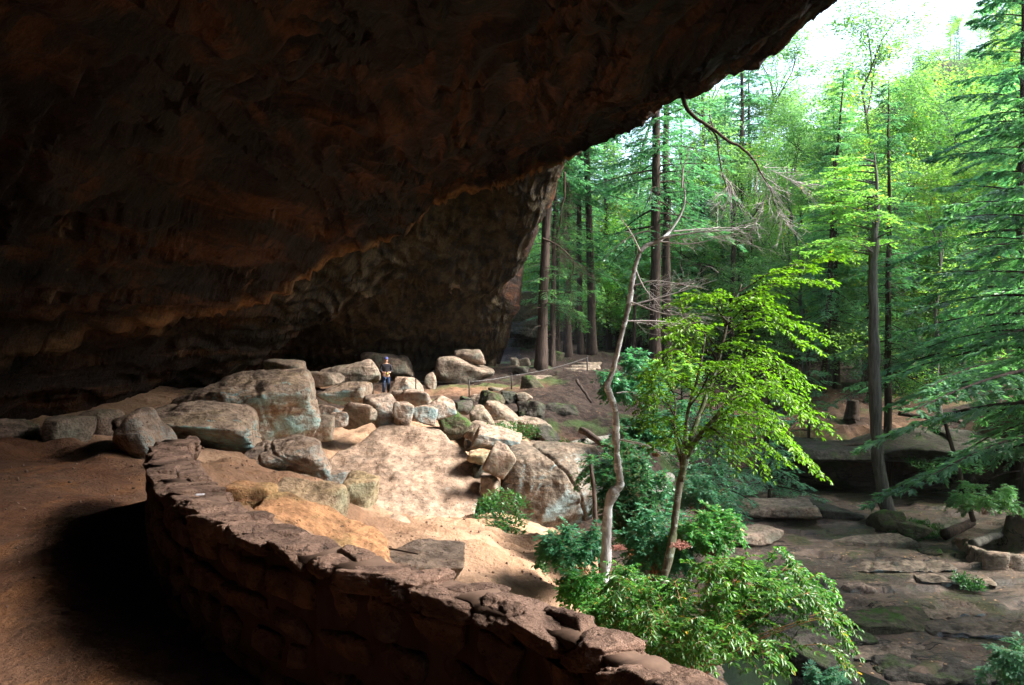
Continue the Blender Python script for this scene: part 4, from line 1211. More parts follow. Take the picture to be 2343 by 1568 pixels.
# curved tree at the foot of the ledge
def curved_tree():
    b = at(2046, 1192)
    Yb = b[1]
    root = empty("curved_tree", (*b, gz(*b)))
    tag(root, "slim grey tree with a strongly curved foot growing beside mossy stones", "tree")
    T, Bf, K = MB(), MB(), MB()
    px_tube(T, [(2056, 1215, Yb + .1), (2040, 1185, Yb), (2020, 1130, Yb), (2010, 1060, Yb), (2003, 960, Yb), (1999, 800, Yb), (1997, 650, Yb), (1999, 580, Yb), (2002, 520, Yb), (2006, 470, Yb), (2004, 410, Yb), (2000, 350, Yb)],
            [0.34, 0.27, 0.24, 0.22, 0.21, 0.195, 0.17, 0.15, 0.12, 0.09, 0.06, 0.02], m=80, jit=0.03, n=14, knob=0.10)
    rg = np.random.default_rng(5)
    for k in range(34):
        yb = rg.uniform(370, 590); p0 = W(2002, yb, Yb); a = rg.uniform(1.9, 4.4) if k % 3 else rg.uniform(0, 6.28); L = rg.uniform(1.2, 2.9)
        d = np.array([math.cos(a), math.sin(a), 0.35]); t = np.linspace(0, 1, 8)[:, None]
        P = p0 + d * L * t + np.array([0, 0, -0.25]) * L * t ** 2
        tube(Bf, P, 0.035 * (1 - .85 * t[:, 0]), 5, cap=False)
        spray(K, Bf, P, rg, 10, 0.55, 0.14, nl=8)
    localise(root, (T, Bf, K))
    T.build("trunk", M['bark_grey'], root); tag(Bf.build("limbs", M['bark_grey'], root), kind="stuff"); tag(K.build("crown", M['leaf_bright'], root, smooth=False), kind="stuff")

def spray(K, Bf, P, rg, ntw, tl, leaf, nl=8, hero=False, start=0.25, down=0.25, wid=0.62, opp=False, tw=0.0035, flat=0.28):
    """leafy twigs along both sides of a limb polyline P"""
    P = np.asarray(P); m = len(P)
    tt = np.linspace(start, 1.0, ntw)
    u = np.linspace(0, 1, m)
    base = np.stack([np.interp(tt, u, P[:, k]) for k in range(3)], -1)
    tan = norm(np.stack([np.interp(tt, u, g) for g in np.gradient(P, axis=0).T], -1))
    for i in range(ntw):
        t = tan[i]
        sd = norm(np.cross(t, [0, 0, 1.0]))
        for s in (-1, 1):
            L = tl * (1.15 - 0.6 * tt[i]) * rg.uniform(.6, 1.2)
            d = norm(t * rg.uniform(.5, .9) + s * sd * rg.uniform(.5, .9) + np.array([0, 0, rg.normal(0.0, .18)]))
            q = np.linspace(0, 1, nl)
            tp = base[i] + d * (L * q)[:, None] + np.array([0, 0, -1.0]) * (down * L * q ** 2)[:, None]
            if Bf is not None: tube(Bf, tp[::max(1, nl // 4)], np.linspace(tw, tw * .4, len(tp[::max(1, nl // 4)])), 3, cap=False)
            ts = norm(np.cross(d, [0, 0, 1.0]))
            al = np.where(np.arange(nl) % 2 == 0, 1, -1)
            sides = (al,) if not opp else (np.ones(nl), -np.ones(nl))
            for sg in sides:
                D = d * rg.uniform(.35, .75, nl)[:, None] + (sg[:, None] * ts) * .8 + np.array([0, 0, -0.28]) + rg.normal(0, .2, (nl, 3))
                N = norm(np.array([0, 0, 1.0]) + rg.normal(0, flat, (nl, 3)))
                leaves(K, tp, D, N, leaf * rg.uniform(.5, 1.3, nl), leaf * wid * rg.uniform(.7, 1.1, nl), rg, hero)
            leaves(K, tp[-1:], [d + np.array([0, 0, -.3])], [[0.05, 0, 1.0]], leaf, leaf * wid, rg, hero)
curved_tree()

# ------------------------------------------------------------------ the yellow-green sapling
def sapling():
    Y0 = 9.6
    root = empty("sapling_tree", W(1462, 1470, 9.0))
    tag(root, "slender sapling in glowing yellow-green leaf, its layers arching to the right", "tree")
    T, Bf, K = MB(), MB(), MB()
    rg = np.random.default_rng(21)
    px_tube(T, [(1430, 1540, 9.0), (1462, 1470, 9.0), (1500, 1380, 9.1), (1526, 1290, 9.2), (1540, 1200, 9.3), (1552, 1110, 9.4), (1570, 1040, 9.5)], [0.08, 0.065, 0.053, 0.047, 0.044, 0.041, 0.036], m=60, jit=0.02, n=12, knob=0.14)
    stems = [
        [(1570, 1045, 9.5, .040), (1590, 980, 9.6, .033), (1622, 880, 9.8, .026), (1650, 790, 9.9, .021), (1672, 715, 10.0, .015), (1700, 650, 10.0, .009)],
        [(1556, 1100, 9.4, .034), (1570, 1010, 9.3, .026), (1578, 930, 9.2, .020), (1600, 850, 9.1, .014), (1612, 770, 9.1, .008)],
        [(1560, 1080, 9.4, .028), (1548, 1000, 9.6, .02), (1545, 930, 9.8, .014), (1535, 880, 9.9, .008)],
        [(1566, 1050, 9.5, .03), (1610, 985, 9.2, .022), (1660, 920, 9.0, .016), (1700, 880, 8.9, .009)]]
    for s in stems:
        px_tube(T, [p[:3] for p in s], [p[3] for p in s], m=26, jit=0.02, n=7)
    # limbs: start, crest, tip
    limbs = [
        ((1690, 665, 10.0), (1800, 610, 10.1), (1922, 584, 10.2)), ((1685, 680, 10.0), (1790, 640, 9.7), (1890, 640, 9.5)), ((1680, 700, 10.0), (1770, 650, 10.4), (1850, 610, 10.8)),
        ((1665, 740, 9.9), (1610, 680, 9.6), (1555, 690, 9.3)), ((1660, 750, 9.9), (1640, 680, 9.5), (1600, 675, 9.1)), ((1660, 745, 9.9), (1720, 690, 9.4), (1800, 735, 9.0)),
        ((1655, 770, 9.9), (1750, 715, 10.2), (1880, 770, 10.4)), ((1650, 790, 9.9), (1740, 740, 9.7), (1850, 790, 9.5)), ((1645, 800, 9.9), (1580, 730, 10.2), (1520, 740, 10.5)),
        ((1645, 800, 9.9), (1720, 790, 9.1), (1815, 850, 8.7)), ((1625, 870, 9.8), (1720, 820, 10.3), (1845, 880, 10.6)), ((1625, 870, 9.8), (1700, 830, 9.2), (1790, 895, 8.8)),
        ((1612, 770, 9.1), (1590, 740, 8.8), (1545, 770, 8.6)), ((1605, 840, 9.1), (1545, 800, 8.8), (1490, 850, 8.6)), ((1600, 850, 9.1), (1650, 840, 8.7), (1710, 890, 8.4)),
        ((1590, 900, 9.2), (1530, 860, 9.0), (1478, 905, 8.8)), ((1540, 900, 9.9), (1505, 850, 10.0), (1480, 880, 10.2)), ((1590, 960, 9.6), (1660, 900, 9.9), (1770, 950, 10.2)),
        ((1620, 970, 9.2), (1740, 900, 9.0), (1880, 972, 8.9)), ((1660, 920, 9.0), (1760, 890, 9.3), (1865, 940, 9.6)), ((1700, 880, 8.9), (1770, 880, 8.6), (1830, 940, 8.3)),
        ((1600, 990, 9.4), (1720, 930, 9.6), (1870, 1075, 9.7)), ((1610, 985, 9.3), (1710, 950, 8.9), (1840, 1040, 8.6)), ((1590, 1000, 9.5), (1680, 960, 10.0), (1790, 1050, 10.4)),
        ((1580, 1020, 9.5), (1660, 980, 9.1), (1740, 1060, 8.8)), ((1570, 1040, 9.5), (1530, 960, 9.2), (1490, 970, 9.0)), ((1560, 1060, 9.4), (1545, 990, 9.0), (1520, 1010, 8.7)),
        ((1575, 930, 9.2), (1620, 890, 8.9), (1680, 950, 8.6)), ((1550, 960, 9.7), (1510, 900, 9.6), (1470, 940, 9.5)),
        ((1672, 715, 10.0), (1700, 680, 9.7), (1750, 690, 9.4)), ((1600, 900, 9.4), (1640, 830, 9.0), (1700, 850, 8.7)), ((1640, 820, 9.9), (1600, 770, 9.6), (1560, 800, 9.3)),
        ((1610, 985, 9.3), (1640, 990, 8.8), (1690, 1050, 8.5)), ((1660, 920, 9.0), (1720, 930, 8.7), (1800, 1010, 8.4))]
    for a, b, c in limbs:
        P = spline(np.array([W(*a), W(*b), W(*c)]), 14)
        P += 0.02 * np.stack([vnoise(P * 5 + k * 7, 3) for k in range(3)], -1)
        tube(Bf, P, np.linspace(0.011, 0.002, 14), 5, cap=False)
        L = np.linalg.norm(np.diff(P, axis=0), axis=1).sum()
        spray(K, Bf, P, rg, max(9, int(L * 9)), 0.36, 0.060, nl=9, hero=True, start=0.12, down=0.22, wid=0.60)
    localise(root, (T, Bf, K))
    T.build("trunk", M['bark_sap'], root); tag(Bf.build("limbs", M['twig_dark'], root), kind="stuff"); tag(K.build("crown", M['leaf_sap'], root, smooth=False), kind="stuff")
sapling()

# ------------------------------------------------------------------ crooked bare tree
def bare_fan(mb, p0, p1, rg, n, spread, r=0.006):
    """fan of dead twigs along a limb"""
    p0, p1 = np.asarray(p0), np.asarray(p1)
    L = np.linalg.norm(p1 - p0); d = norm(p1 - p0)
    for k in range(n):
        s = p0 + (p1 - p0) * rg.uniform(0.15, 1.0)
        o = norm(rg.normal(0, 1, 3) * np.array([1, 1, .6]))
        l = L * rg.uniform(.25, .6)
        t = np.linspace(0, 1, 7)[:, None]
        P = s + (d * .8 + o * spread) * l * t + rg.normal(0, .05, 3) * l * t ** 2 + np.array([0, 0, -.12]) * l * t ** 2
        P[1:-1] += rg.normal(0, .012, (5, 3)) * l
        tube(mb, P, r * (1 - .8 * t[:, 0]), 4, cap=False)
        for j in range(3):
            q = P[rg.integers(2, 6)]; dd = norm(P[-1] - P[0] + rg.normal(0, .5, 3) * l)
            tube(mb, np.array([q, q + dd * l * .2, q + dd * l * .38 + rg.normal(0, .04, 3) * l]), [r * .5, r * .35, r * .15], 3, cap=False)

def crooked():
    root = empty("crooked_tree", W(1382, 1320, 10.0))
    tag(root, "crooked pale-barked tree with bare dead twigs in front of the forest", "tree")
    T, Bf = MB(), MB()
    rg = np.random.default_rng(31)
    Y = 10.0
    px_tube(T, [(1375, 1420, Y), (1382, 1320, Y), (1386, 1240, Y), (1390, 1160, Y), (1404, 1125, Y), (1417, 1106, Y), (1412, 1060, Y), (1409, 1000, Y), (1407, 940, Y), (1396, 905, Y), (1390, 882, Y), (1402, 850, Y), (1417, 790, Y), (1430, 735, Y), (1440, 690, Y), (1447, 640, Y), (1458, 600, Y), (1466, 576, Y)],
            [0.075, 0.068, 0.062, 0.062, 0.068, 0.055, 0.045, 0.042, 0.042, 0.045, 0.040, 0.036, 0.033, 0.031, 0.030, 0.028, 0.027, 0.025], m=150, jit=0.012, n=14, knob=0.16)
    px_tube(T, [(1464, 578, Y), (1480, 562, Y), (1510, 552, Y), (1540, 525, Y + .1), (1565, 470, Y + .2), (1560, 400, Y + .3), (1552, 340, Y + .3)], [0.034, 0.03, 0.024, 0.018, 0.012, 0.007, 0.003], m=40, jit=0.015)
    px_tube(T, [(1500, 553, Y), (1560, 540, Y - .1), (1620, 530, Y - .2), (1690, 528, Y - .2), (1760, 525, Y - .3)], [0.018, 0.013, 0.009, 0.006, 0.002], m=30, jit=0.03)
    for a, b, n in [((1505, 553), (1660, 540), 16), ((1540, 530), (1740, 520), 10), ((1447, 655), (1560, 650), 14), ((1440, 690), (1570, 720), 14), ((1430, 735), (1580, 745), 10), ((1440, 700), (1640, 640), 9),
                    ((1409, 900), (1500, 905), 8), ((1409, 1005), (1520, 1040), 10), ((1466, 580), (1420, 500), 3), ((1560, 430), (1580, 330), 6), ((1455, 620), (1500, 690), 8)]:
        A, B = W(*a, Y), W(*b, Y - rg.uniform(-.3, .6))
        P = spline(np.array([A, (A + B) / 2 + rg.normal(0, .06, 3), B]), 12)
        tube(Bf, P, np.linspace(.012, .003, 12), 5, cap=False)
        bare_fan(Bf, A, B, rg, int(n * 1.3), 0.6, 0.0038)
    localise(root, (T, Bf))
    T.build("trunk", M['bark_pale'], root); tag(Bf.build("limbs", M['twig_pale'], root), kind="stuff")
crooked()

# branch hanging from the lip of the overhang with dead twigs
def hanging():
    root = empty("hanging_branch", W(1562, 226, 26.5))
    tag(root, "dark dead branch hanging from the lip of the overhang with grey twigs", "branch")
    A, B = MB(), MB()
    rg = np.random.default_rng(33)
    Y = 26.0
    f = px_tube(A, [(1538, 196, Y + 1.5), (1560, 218, Y + .3), (1573, 250, Y), (1610, 285, Y), (1660, 318, Y), (1700, 345, Y), (1728, 375, Y), (1752, 420, Y), (1772, 470, Y)], [0.085, 0.08, 0.07, 0.055, 0.05, 0.042, 0.034, 0.022, 0.008], m=50, jit=0.04)
    px_tube(A, [(1618, 292, Y), (1640, 320, Y), (1645, 370, Y), (1660, 420, Y), (1678, 460, Y)], [0.035, 0.03, 0.024, 0.016, 0.006], m=30, jit=0.03)
    for a, b, n in [((1700, 345), (1770, 440), 16), ((1728, 375), (1830, 420), 16), ((1640, 370), (1690, 470), 12), ((1750, 420), (1800, 520), 14), ((1680, 400), (1640, 480), 10), ((1760, 430), (1720, 530), 10)]:
        bare_fan(B, W(*a, Y), W(*b, Y), rg, n * 2, 0.8, 0.010)
    localise(root, (A, B))
    A.build("limb", M['twig_dark'], root); tag(B.build("twigs", M['twig_pale'], root), kind="stuff")
hanging()
def dead_spray(name, pts, Y, label, seed, mat='twig_dark', n=22):
    rg = np.random.default_rng(seed)
    root = empty(name, W(*pts[0], Y))
    tag(root, label, "branch")
    A, B = MB(), MB()
    px_tube(A, [(*p, Y) for p in pts], np.linspace(.06, .012, len(pts)), m=24, jit=0.05)
    for p, q in zip(pts[:-1], pts[1:]):
        bare_fan(B, W(*p, Y), W(q[0] + 20, q[1] + 30, Y), rg, n, 0.9, 0.010)
    localise(root, (A, B))
    A.build("limb", M['twig_dark'], root); tag(B.build("twigs", M[mat], root), kind="stuff")
dead_spray("dead_bough", [(1292, 395), (1290, 450), (1278, 520), (1262, 600)], 35.0, "thin dead bough dangling at the cave mouth's edge", 51)
dead_spray("dead_bough", [(1240, 545), (1270, 560), (1310, 600), (1290, 680)], 39.0, "grey dead bough drooping in front of the cave-mouth trunks", 52, 'twig_dark')
# ------------------------------------------------------------------ bushes
def bush(cx, cy, rx, ry, Y, leafm, label, seed, n=16, leaf=0.07, tl=0.3, dep=None, group=None, hero=False, base=None, stemm='stem', name="bush", flowers=(), nl=7, opp=True, ntw=7, cat="bush", sr=0.008):
    rg = np.random.default_rng(seed)
    b = W(*(base or (cx, cy + ry * 1.05)), Y)
    root = empty(name, b)
    tag(root, label, cat, group)
    Bf, K = MB(), MB()
    dep = dep or rx / FX * Y
    for k in range(n):
        a = rg.uniform(0, 2 * math.pi); q = math.sqrt(rg.random())
        el = rg.uniform(0.05, 1.0)
        tip = W(cx + rx * q * math.cos(a), cy + ry * (0.75 - 1.75 * el * (1 - 0.55 * q * q)), Y + dep * q * math.sin(a))
        crest = (b + tip) / 2 + np.array([0, 0, 0.30 * np.linalg.norm(tip - b)]) * rg.uniform(.5, 1.1)
        b0 = b + rg.normal(0, .05, 3) * np.array([1, 1, .2])
        P = spline(np.array([b0, b0 * .62 + crest * .4 - b0 * .02, crest * .35 + tip * .65 + np.array([0, 0, .06]), tip]), 14)
        tube(Bf, P, np.linspace(sr, .002, 14), 4, cap=False)
        spray(K, Bf, P, rg, ntw, tl, leaf, nl=nl, hero=hero, start=0.42, down=0.4, opp=opp, wid=0.55, tw=0.003)
    localise(root, (Bf, K))
    tag(Bf.build("stems", M[stemm], root), kind="stuff"); tag(K.build("foliage", M[leafm], root, smooth=False), kind="stuff")
    for (fx, fy, fd, rr) in flowers:
        F = MB()
        c = W(fx, fy, Y + fd)
        for k in range(140):
            d = norm(rg.normal(0, 1, 3) * np.array([1, 1, .7])); d[2] = abs(d[2]) * .8 - .15
            l = rr * rg.uniform(.5, 1)
            tube(F, np.array([c, c + d * l * .6 + rg.normal(0, .01, 3), c + d * l]), [.002, .0015, .001], 3, cap=False)
            e = c + d * l
            v, f = ico(1)
            F.add(e + v * rr * 0.035, f)
        localise(root, (F,))
        F.build("flower_head", M['flower'], root)
    return root

bush(1640, 1395, 310, 165, 6.9, 'leaf_shrub', "large leafy shrub with arching sprays and pinkish dry flower heads below the wall", 401, n=50, leaf=0.052, tl=0.26, dep=0.9, hero=True, base=(1590, 1560), name="shrub", nl=6, ntw=8,
     flowers=((1555, 1250, .1, .10), (1695, 1335, -.2, .11), (1415, 1255, .6, .08)), cat="shrub")
bush(1450, 1360, 130, 90, 7.6, 'leaf_shrub', "lower leafy shrub crowding the wall beside the sapling's trunk", 402, n=34, leaf=0.05, tl=0.24, hero=True, base=(1450, 1470), name="shrub", nl=6, cat="shrub")
bush(1790, 1330, 130, 80, 7.4, 'leaf_shrub', "bright shrub boughs reaching right over the creek bed", 403, n=30, leaf=0.052, tl=0.26, hero=True, base=(1650, 1500), name="shrub", nl=6, cat="shrub")
bush(1440, 1090, 85, 130, 13.5, 'leaf_teal', "blue-green bush behind the crooked tree's middle", 404, n=60, leaf=0.085, tl=0.34, base=(1450, 1300))
bush(1400, 1060, 80, 50, 15.0, 'leaf_teal', "blue-green bush hanging over the big angular boulder", 405, n=30, leaf=0.085, tl=0.34)
bush(1445, 865, 80, 60, 21.5, 'leaf_teal', "leafy bush on the embankment edge below the trail", 406, n=44, leaf=0.12, tl=0.5)
bush(1500, 960, 80, 80, 19.5, 'leaf_teal', "leafy bush behind the crooked tree and left of the sapling", 407, n=46, leaf=0.11, tl=0.45)
bush(1310, 1235, 80, 50, 10.8, 'leaf_teal', "bush with long pale blue-green sprays beside the sand slope", 408, n=26, leaf=0.075, tl=0.28, base=(1330, 1310))
bush(1500, 1230, 90, 100, 12.0, 'leaf_teal', "dim blue-green bush between the crooked tree and the sapling trunk", 409, n=52, leaf=0.08, tl=0.32)
bush(1620, 1210, 80, 60, 11.5, 'leaf_shrub', "green bush right of the sapling trunk above the large shrub", 410, n=36, leaf=0.075, tl=0.3)
bush(1530, 850, 70, 45, 27, 'leaf_bright', "bright bush at the foot of the stout dark hemlock", 411, n=22, leaf=0.14, tl=0.55)
bush(1330, 1340, 60, 50, 9.5, 'leaf_shrub', "small bush at the lower edge of the sand slope", 412, n=24, leaf=0.06, tl=0.22)
bush(1600, 1110, 110, 70, 21, 'leaf_teal', "dark bush beyond the sapling trunk on the lower bank", 413, n=36, leaf=0.1, tl=0.45)
bush(2250, 1130, 90, 45, 26, 'leaf_forest', "low leafy bush above the curved path edging", 414, n=20, leaf=0.13, tl=0.5)
bush(2330, 1520, 90, 60, 13.5, 'needle_light', "dark fern-like bush in the lower right corner", 415, n=16, leaf=0.09, tl=0.35)
bush(1890, 1540, 50, 35, 15.5, 'leaf_teal', "small fern tuft by the dark creek channel", 416, n=12, leaf=0.07, tl=0.3)

def herbs(px, py, rx, ry, Y, label, seed, n=260, leaf=0.10):
    """low ground plants"""
    rg = np.random.default_rng(seed)
    c = W(px, py, Y)
    root = empty("ground_plants", c)
    K = MB()
    a = rg.uniform(0, 6.28, n); q = np.sqrt(rg.random(n))
    X = c[0] + np.cos(a) * q * rx / FX * Y; Yy = c[1] + np.sin(a) * q * ry / FX * Y * 3
    Z = c[2] + (np.cos(a * 3) * 0.0) - (py - py) + np.sin(a) * q * ry / FX * Y * 0.9
    Bp = np.c_[X, Yy, Z]
    for k in range(7):
        d = norm(np.c_[rg.normal(0, 1, n), rg.normal(0, 1, n), rg.uniform(.1, 1.2, n)])
        leaves(K, Bp + d * leaf * rg.uniform(.2, 1.1, n)[:, None], d + np.array([0, 0, -.3]), rg.normal(0, .4, (n, 3)) + np.array([0, 0, 1.0]), leaf * rg.uniform(.6, 1.2, n), leaf * .4, rg)
    localise(root, (K,))
    tag(K.build("foliage", M['moss_leaf'], root, smooth=False), kind="stuff")
    tag(root, label, "plants")
herbs(1150, 1180, 60, 38, 16.2, "patch of ferns between the sand slope and the angular boulder", 501)
herbs(1165, 990, 70, 16, 22.5, "green herbs on the flat slab above the orange-edged stone", 502, 200)
herbs(1300, 1030, 60, 14, 22.0, "strip of herbs above the big angular boulder", 503, 150)
herbs(2090, 1215, 70, 14, 28.0, "ferns around the mossy stones at the curved tree", 504, 260, 0.14)
herbs(2215, 1335, 30, 10, 21.5, "small tuft of ferns on the creek bed", 505, 90, 0.11)
herbs(1238, 1305, 12, 7, 12.3, "tiny green tuft on the sand slope", 506, 40, 0.06)
herbs(1540, 1020, 60, 30, 24, "dim ground plants on the bank", 507, 160, 0.13)
herbs(2160, 1060, 90, 20, 33.5, "ferns hanging over the rock ledge's edge", 508, 260, 0.16)

# fallen logs on the bank
def log(pts, Y, r, label, mat='bark'):
    mb = MB()
    P = np.array([W(*p, y) for p, y in zip(pts, Y)])
    f = spline(P, 16)
    tube(mb, f + 0.03 * np.stack([fbm(f * 2 + k * 5, 2, k) for k in range(3)], -1), np.linspace(r, r * .7, 16), 9)
    v = mb.v[0]; v += 0.08 * r * fbm(v * 12, 2, 4)[:, None]
    o = mb.build("fallen_log", M[mat]); tag(o, label, "log")
log([(1300, 1022), (1395, 1000)], (24, 25.5), 0.13, "pale fallen log below the trail above the angular boulder", 'bark_grey')
log([(1330, 985), (1420, 1040)], (25, 22), 0.12, "dark fallen log slanting down the bank")
log([(1318, 870), (1352, 920)], (34, 31), 0.07, "thin dead stick lying on the embankment")
log([(1530, 1090), (1450, 1180)], (17, 15.5), 0.12, "leaning dead trunk behind the crooked tree", 'bark_grey')
log([(2160, 1222), (2225, 1196)], (27.2, 27.8), 0.2, "fallen log near the curved path edging")
log([(2225, 1245), (2290, 1222)], (25.2, 26), 0.16, "log lying across the lower path", 'bark_grey')
log([(1948, 962), (1950, 942), (1951, 916)], (40, 40, 40), 0.40, "broad cut stump on the terrace", 'bark')
log([(2055, 945), (2200, 965)], (39, 38), 0.12, "long log edging the terrace path right of the thick trunk")
log([(1840, 1030), (2000, 1014)], (35.6, 35.9), 0.10, "log edging the terrace left of the thick trunk")
log([(1375, 1340), (1352, 1060)], (12.5, 13), 0.045, "thin dark dead stem standing in front of the angular boulder")
log([(2228, 1195), (2160, 960)], (27, 27.5), 0.09, "thin leaning trunk right of the hollow")

# ------------------------------------------------------------------ trail steps
def steps(name, label, specs):
    root = empty(name, W(*specs[-1][:2], specs[-1][4]))
    tag(root, label, "steps")
    o0 = np.array(root.location)
    for i, (xm, ym, wd, h, Y) in enumerate(specs):
        v, f = rock_shape(wd / 2 / FX * Y, 0.45, h / 2 / FX * Y + 0.06, 600 + i + int(xm), p=22, cuts=2, sub=4, namp=0.03)
        mb = MB(); mb.add(v, f)
        o = mb.build("step", M['grey'], root)
        c = W(xm, ym, Y); c[2] -= 0.06
        o.location = Vector(c - o0)
        o.rotation_euler = (0, 0, 0.06)
steps("trail_steps", "flight of stone steps climbing the trail towards the trees", [(1350, 832, 62, 7, 43.6), (1338, 838, 76, 7, 42.6), (1326, 845, 80, 8, 41.7), (1318, 851, 70, 8, 41.0)])
steps("trail_steps", "low pair of steps on the trail beside the mossy boulder", [(1172, 889, 44, 6, 38.6), (1240, 862, 50, 6, 40.0)])

# ------------------------------------------------------------------ fence: iron posts with a cable
IRON = plain("fence_iron", (0.035, 0.03, 0.028), 0.6, 0.4, 0.5)
CABLE = plain("fence_cable", (0.12, 0.12, 0.12), 0.4, 0.5, 0.6)
def fence():
    posts = [(853, 873, 899, 36.0), (951, 868, 909, 35.0), (1073, 869, 909, 34.5), (1170, 856, 896, 36.0), (1343, 815, 852, 40.2)]
    root = empty("cable_fence", W(951, 909, 35.0))
    tag(root, "low cable fence on thin iron posts along the far trail", "fence")
    o0 = np.array(root.location)
    tops = []
    for x, yt, yb, Y in posts:
        mb = MB()
        a, b = W(x, yt, Y), W(x, yb + 4, Y)
        tube(mb, np.array([b, (a + b) / 2, a]) - o0, [0.032, 0.030, 0.030], 8)
        po = mb.build("post", IRON, root)
        kb = MB(); v, f = ico(1); kb.add(a - o0 + v * 0.042, f); kb.build("post_knob", IRON, po)
        tops.append(a - np.array([0, 0, 0.08]))
    for a, b in zip(tops[:-1], tops[1:]):
        mb = MB(); t = np.linspace(0, 1, 14)[:, None]
        L = np.linalg.norm(b - a)
        P = a + (b - a) * t - np.array([0, 0, 1.0]) * 0.06 * L * .6 * (t * (1 - t)) * 2
        tube(mb, P - o0, 0.009, 5)
        mb.build("cable", CABLE, root)
fence()

# ------------------------------------------------------------------ person on the trail
def person():
    base = W(883, 904, 37.0)
    root = empty("person", base)
    tag(root, "person in dark jacket, jeans and blue-violet cap standing on the far trail", "person")
    def skin(name, verts, edges, rad, mat, parent, root_i=0, sub=2):
        me = bpy.data.meshes.new(name)
        me.from_pydata([Vector(v) for v in verts], edges, [])
        o = link(name, me, parent)
        md = o.modifiers.new("skin", 'SKIN'); md.use_smooth_shade = True
        for i, r in enumerate(rad):
            sv = me.skin_vertices[0].data[i]
            sv.radius = r if isinstance(r, tuple) else (r, r)
            sv.use_root = (i == root_i)
        sd = o.modifiers.new("sub", 'SUBSURF'); sd.levels = sub; sd.render_levels = sub
        me.materials.append(mat)
        return o
    SK = plain("skin", (0.45, 0.26, 0.18), 0.6, 0.3, var=.1)
    JK = plain("jacket_cloth", (0.018, 0.017, 0.022), 0.85, 0.2, scale=40)
    JN = plain("jeans_cloth", (0.03, 0.05, 0.10), 0.85, 0.2, scale=60)
    CP = plain("cap_cloth", (0.09, 0.10, 0.26), 0.8, 0.2, scale=40)
    SH = plain("shoe_leather", (0.03, 0.025, 0.02), 0.6, 0.3)
    YB = plain("yellow_bag", (0.45, 0.42, 0.04), 0.6, 0.3)
    V, E, Rr = [], [], []
    def chain(pts, frm=None):
        idx = []
        prev = frm
        for x, y, z, r in pts:
            V.append((x, y, z)); Rr.append(r); i = len(V) - 1
            if prev is not None: E.append((prev, i))
            prev = i; idx.append(i)
        return idx
    pel = chain([(0, 0, .94, (.155, .11))])[0]
    sp = chain([(0, .0, 1.10, (.145, .105)), (0, .01, 1.28, (.165, .115)), (0, .01, 1.40, (.15, .10)), (0, .0, 1.49, .058), (0, -.01, 1.55, .055), (0, -.03, 1.63, (.082, .098)), (0, -.02, 1.71, (.070, .085))], pel)
    for s in (-1, 1):
        chain([(s * .095, 0, .86, .098), (s * .105, -.01, .50, .062), (s * .11, .02, .28, .058), (s * .115, .03, .09, .042), (s * .125, -.07, .045, .042), (s * .135, -.15, .035, .034)], pel)
        el = (s * .27, -.02, 1.14)
        arm = chain([(s * .18, 0, 1.40, .070), (el[0], el[1], el[2], .050), (s * .16, -.20, 1.06, .038), (s * .10, -.25, 1.06, .033)], sp[2])
        w = arm[-1]
        for f in range(4):
            chain([(s * (.07 - .004 * f), -.27 - .004 * f, 1.085 - .02 * f, .011), (s * (.035 - .004 * f), -.285, 1.075 - .02 * f, .009), (s * .02, -.262, 1.07 - .02 * f, .008)], w)
        chain([(s * .085, -.265, 1.10, .012), (s * .06, -.28, 1.12, .009)], w)
    body = skin("body", V, E, Rr, SK, root, pel)
    # clothes follow the body
    V, E, Rr = [], [], []
    pel = chain([(0, 0, .90, (.175, .13))])[0]
    sp = chain([(0, .0, 1.10, (.165, .125)), (0, .01, 1.28, (.185, .135)), (0, .01, 1.41, (.165, .115)), (0, 0, 1.475, .075)], pel)
    for s in (-1, 1):
        chain([(s * .185, 0, 1.405, .082), (s * .275, -.02, 1.14, .066), (s * .165, -.195, 1.06, .050)], sp[2])
    skin("jacket", V, E, Rr, JK, root, pel)
    V, E, Rr = [], [], []
    pel = chain([(0, 0, .94, (.165, .12))])[0]
    for s in (-1, 1):
        chain([(s * .095, 0, .84, .110), (s * .105, -.01, .50, .078), (s * .11, .02, .28, .074), (s * .115, .03, .07, .068)], pel)
    skin("jeans", V, E, Rr, JN, root, pel)
    for s in (-1, 1):
        v, f = ico(3)
        mb = MB(); mb.add(v * np.array([.05, .14, .045]) + np.array([s * .125, -.06, .04]), f); mb.build("shoe", SH, root)
    v, f = ico(3)
    mb = MB(); m = v[:, 2] > -0.05
    vv = v * np.array([.105, .125, .10]) + np.array([0, -.02, 1.70]); vv[~m, 2] = 1.695
    mb.add(vv, f)
    cp = mb.build("cap", CP, root)
    mb = MB(); bv = v * np.array([.085, .10, .012]) + np.array([0, -.14, 1.695]); mb.add(bv, f); mb.build("brim", CP, cp)
    for nm, pos, sc, mt in [("nose", (0, -.135, 1.62), (.014, .022, .022), SK), ("ear", (.088, -.02, 1.63), (.012, .022, .032), SK), ("ear", (-.088, -.02, 1.63), (.012, .022, .032), SK),
                            ("eye", (.032, -.118, 1.655), (.012, .008, .008), SH), ("eye", (-.032, -.118, 1.655), (.012, .008, .008), SH), ("mouth", (0, -.122, 1.575), (.026, .008, .006), plain("lips", (.30, .10, .08), .6))]:
        mb = MB(); v2, f2 = ico(2); mb.add(v2 * np.array(sc) + np.array(pos), f2); mb.build(nm, mt, body)
    mb = MB(); v2, f2 = rock_shape(.035, .03, .05, 900, p=8, sub=3, namp=.02); mb.add(v2, f2)
    o = mb.build("small_bag", YB); o.location = Vector(base) + Vector((.10, -.30, 1.02))
    tag(o, "small yellow bag in the standing person's hands", "bag")
    root.rotation_euler = (0, 0, 0.25)
person()

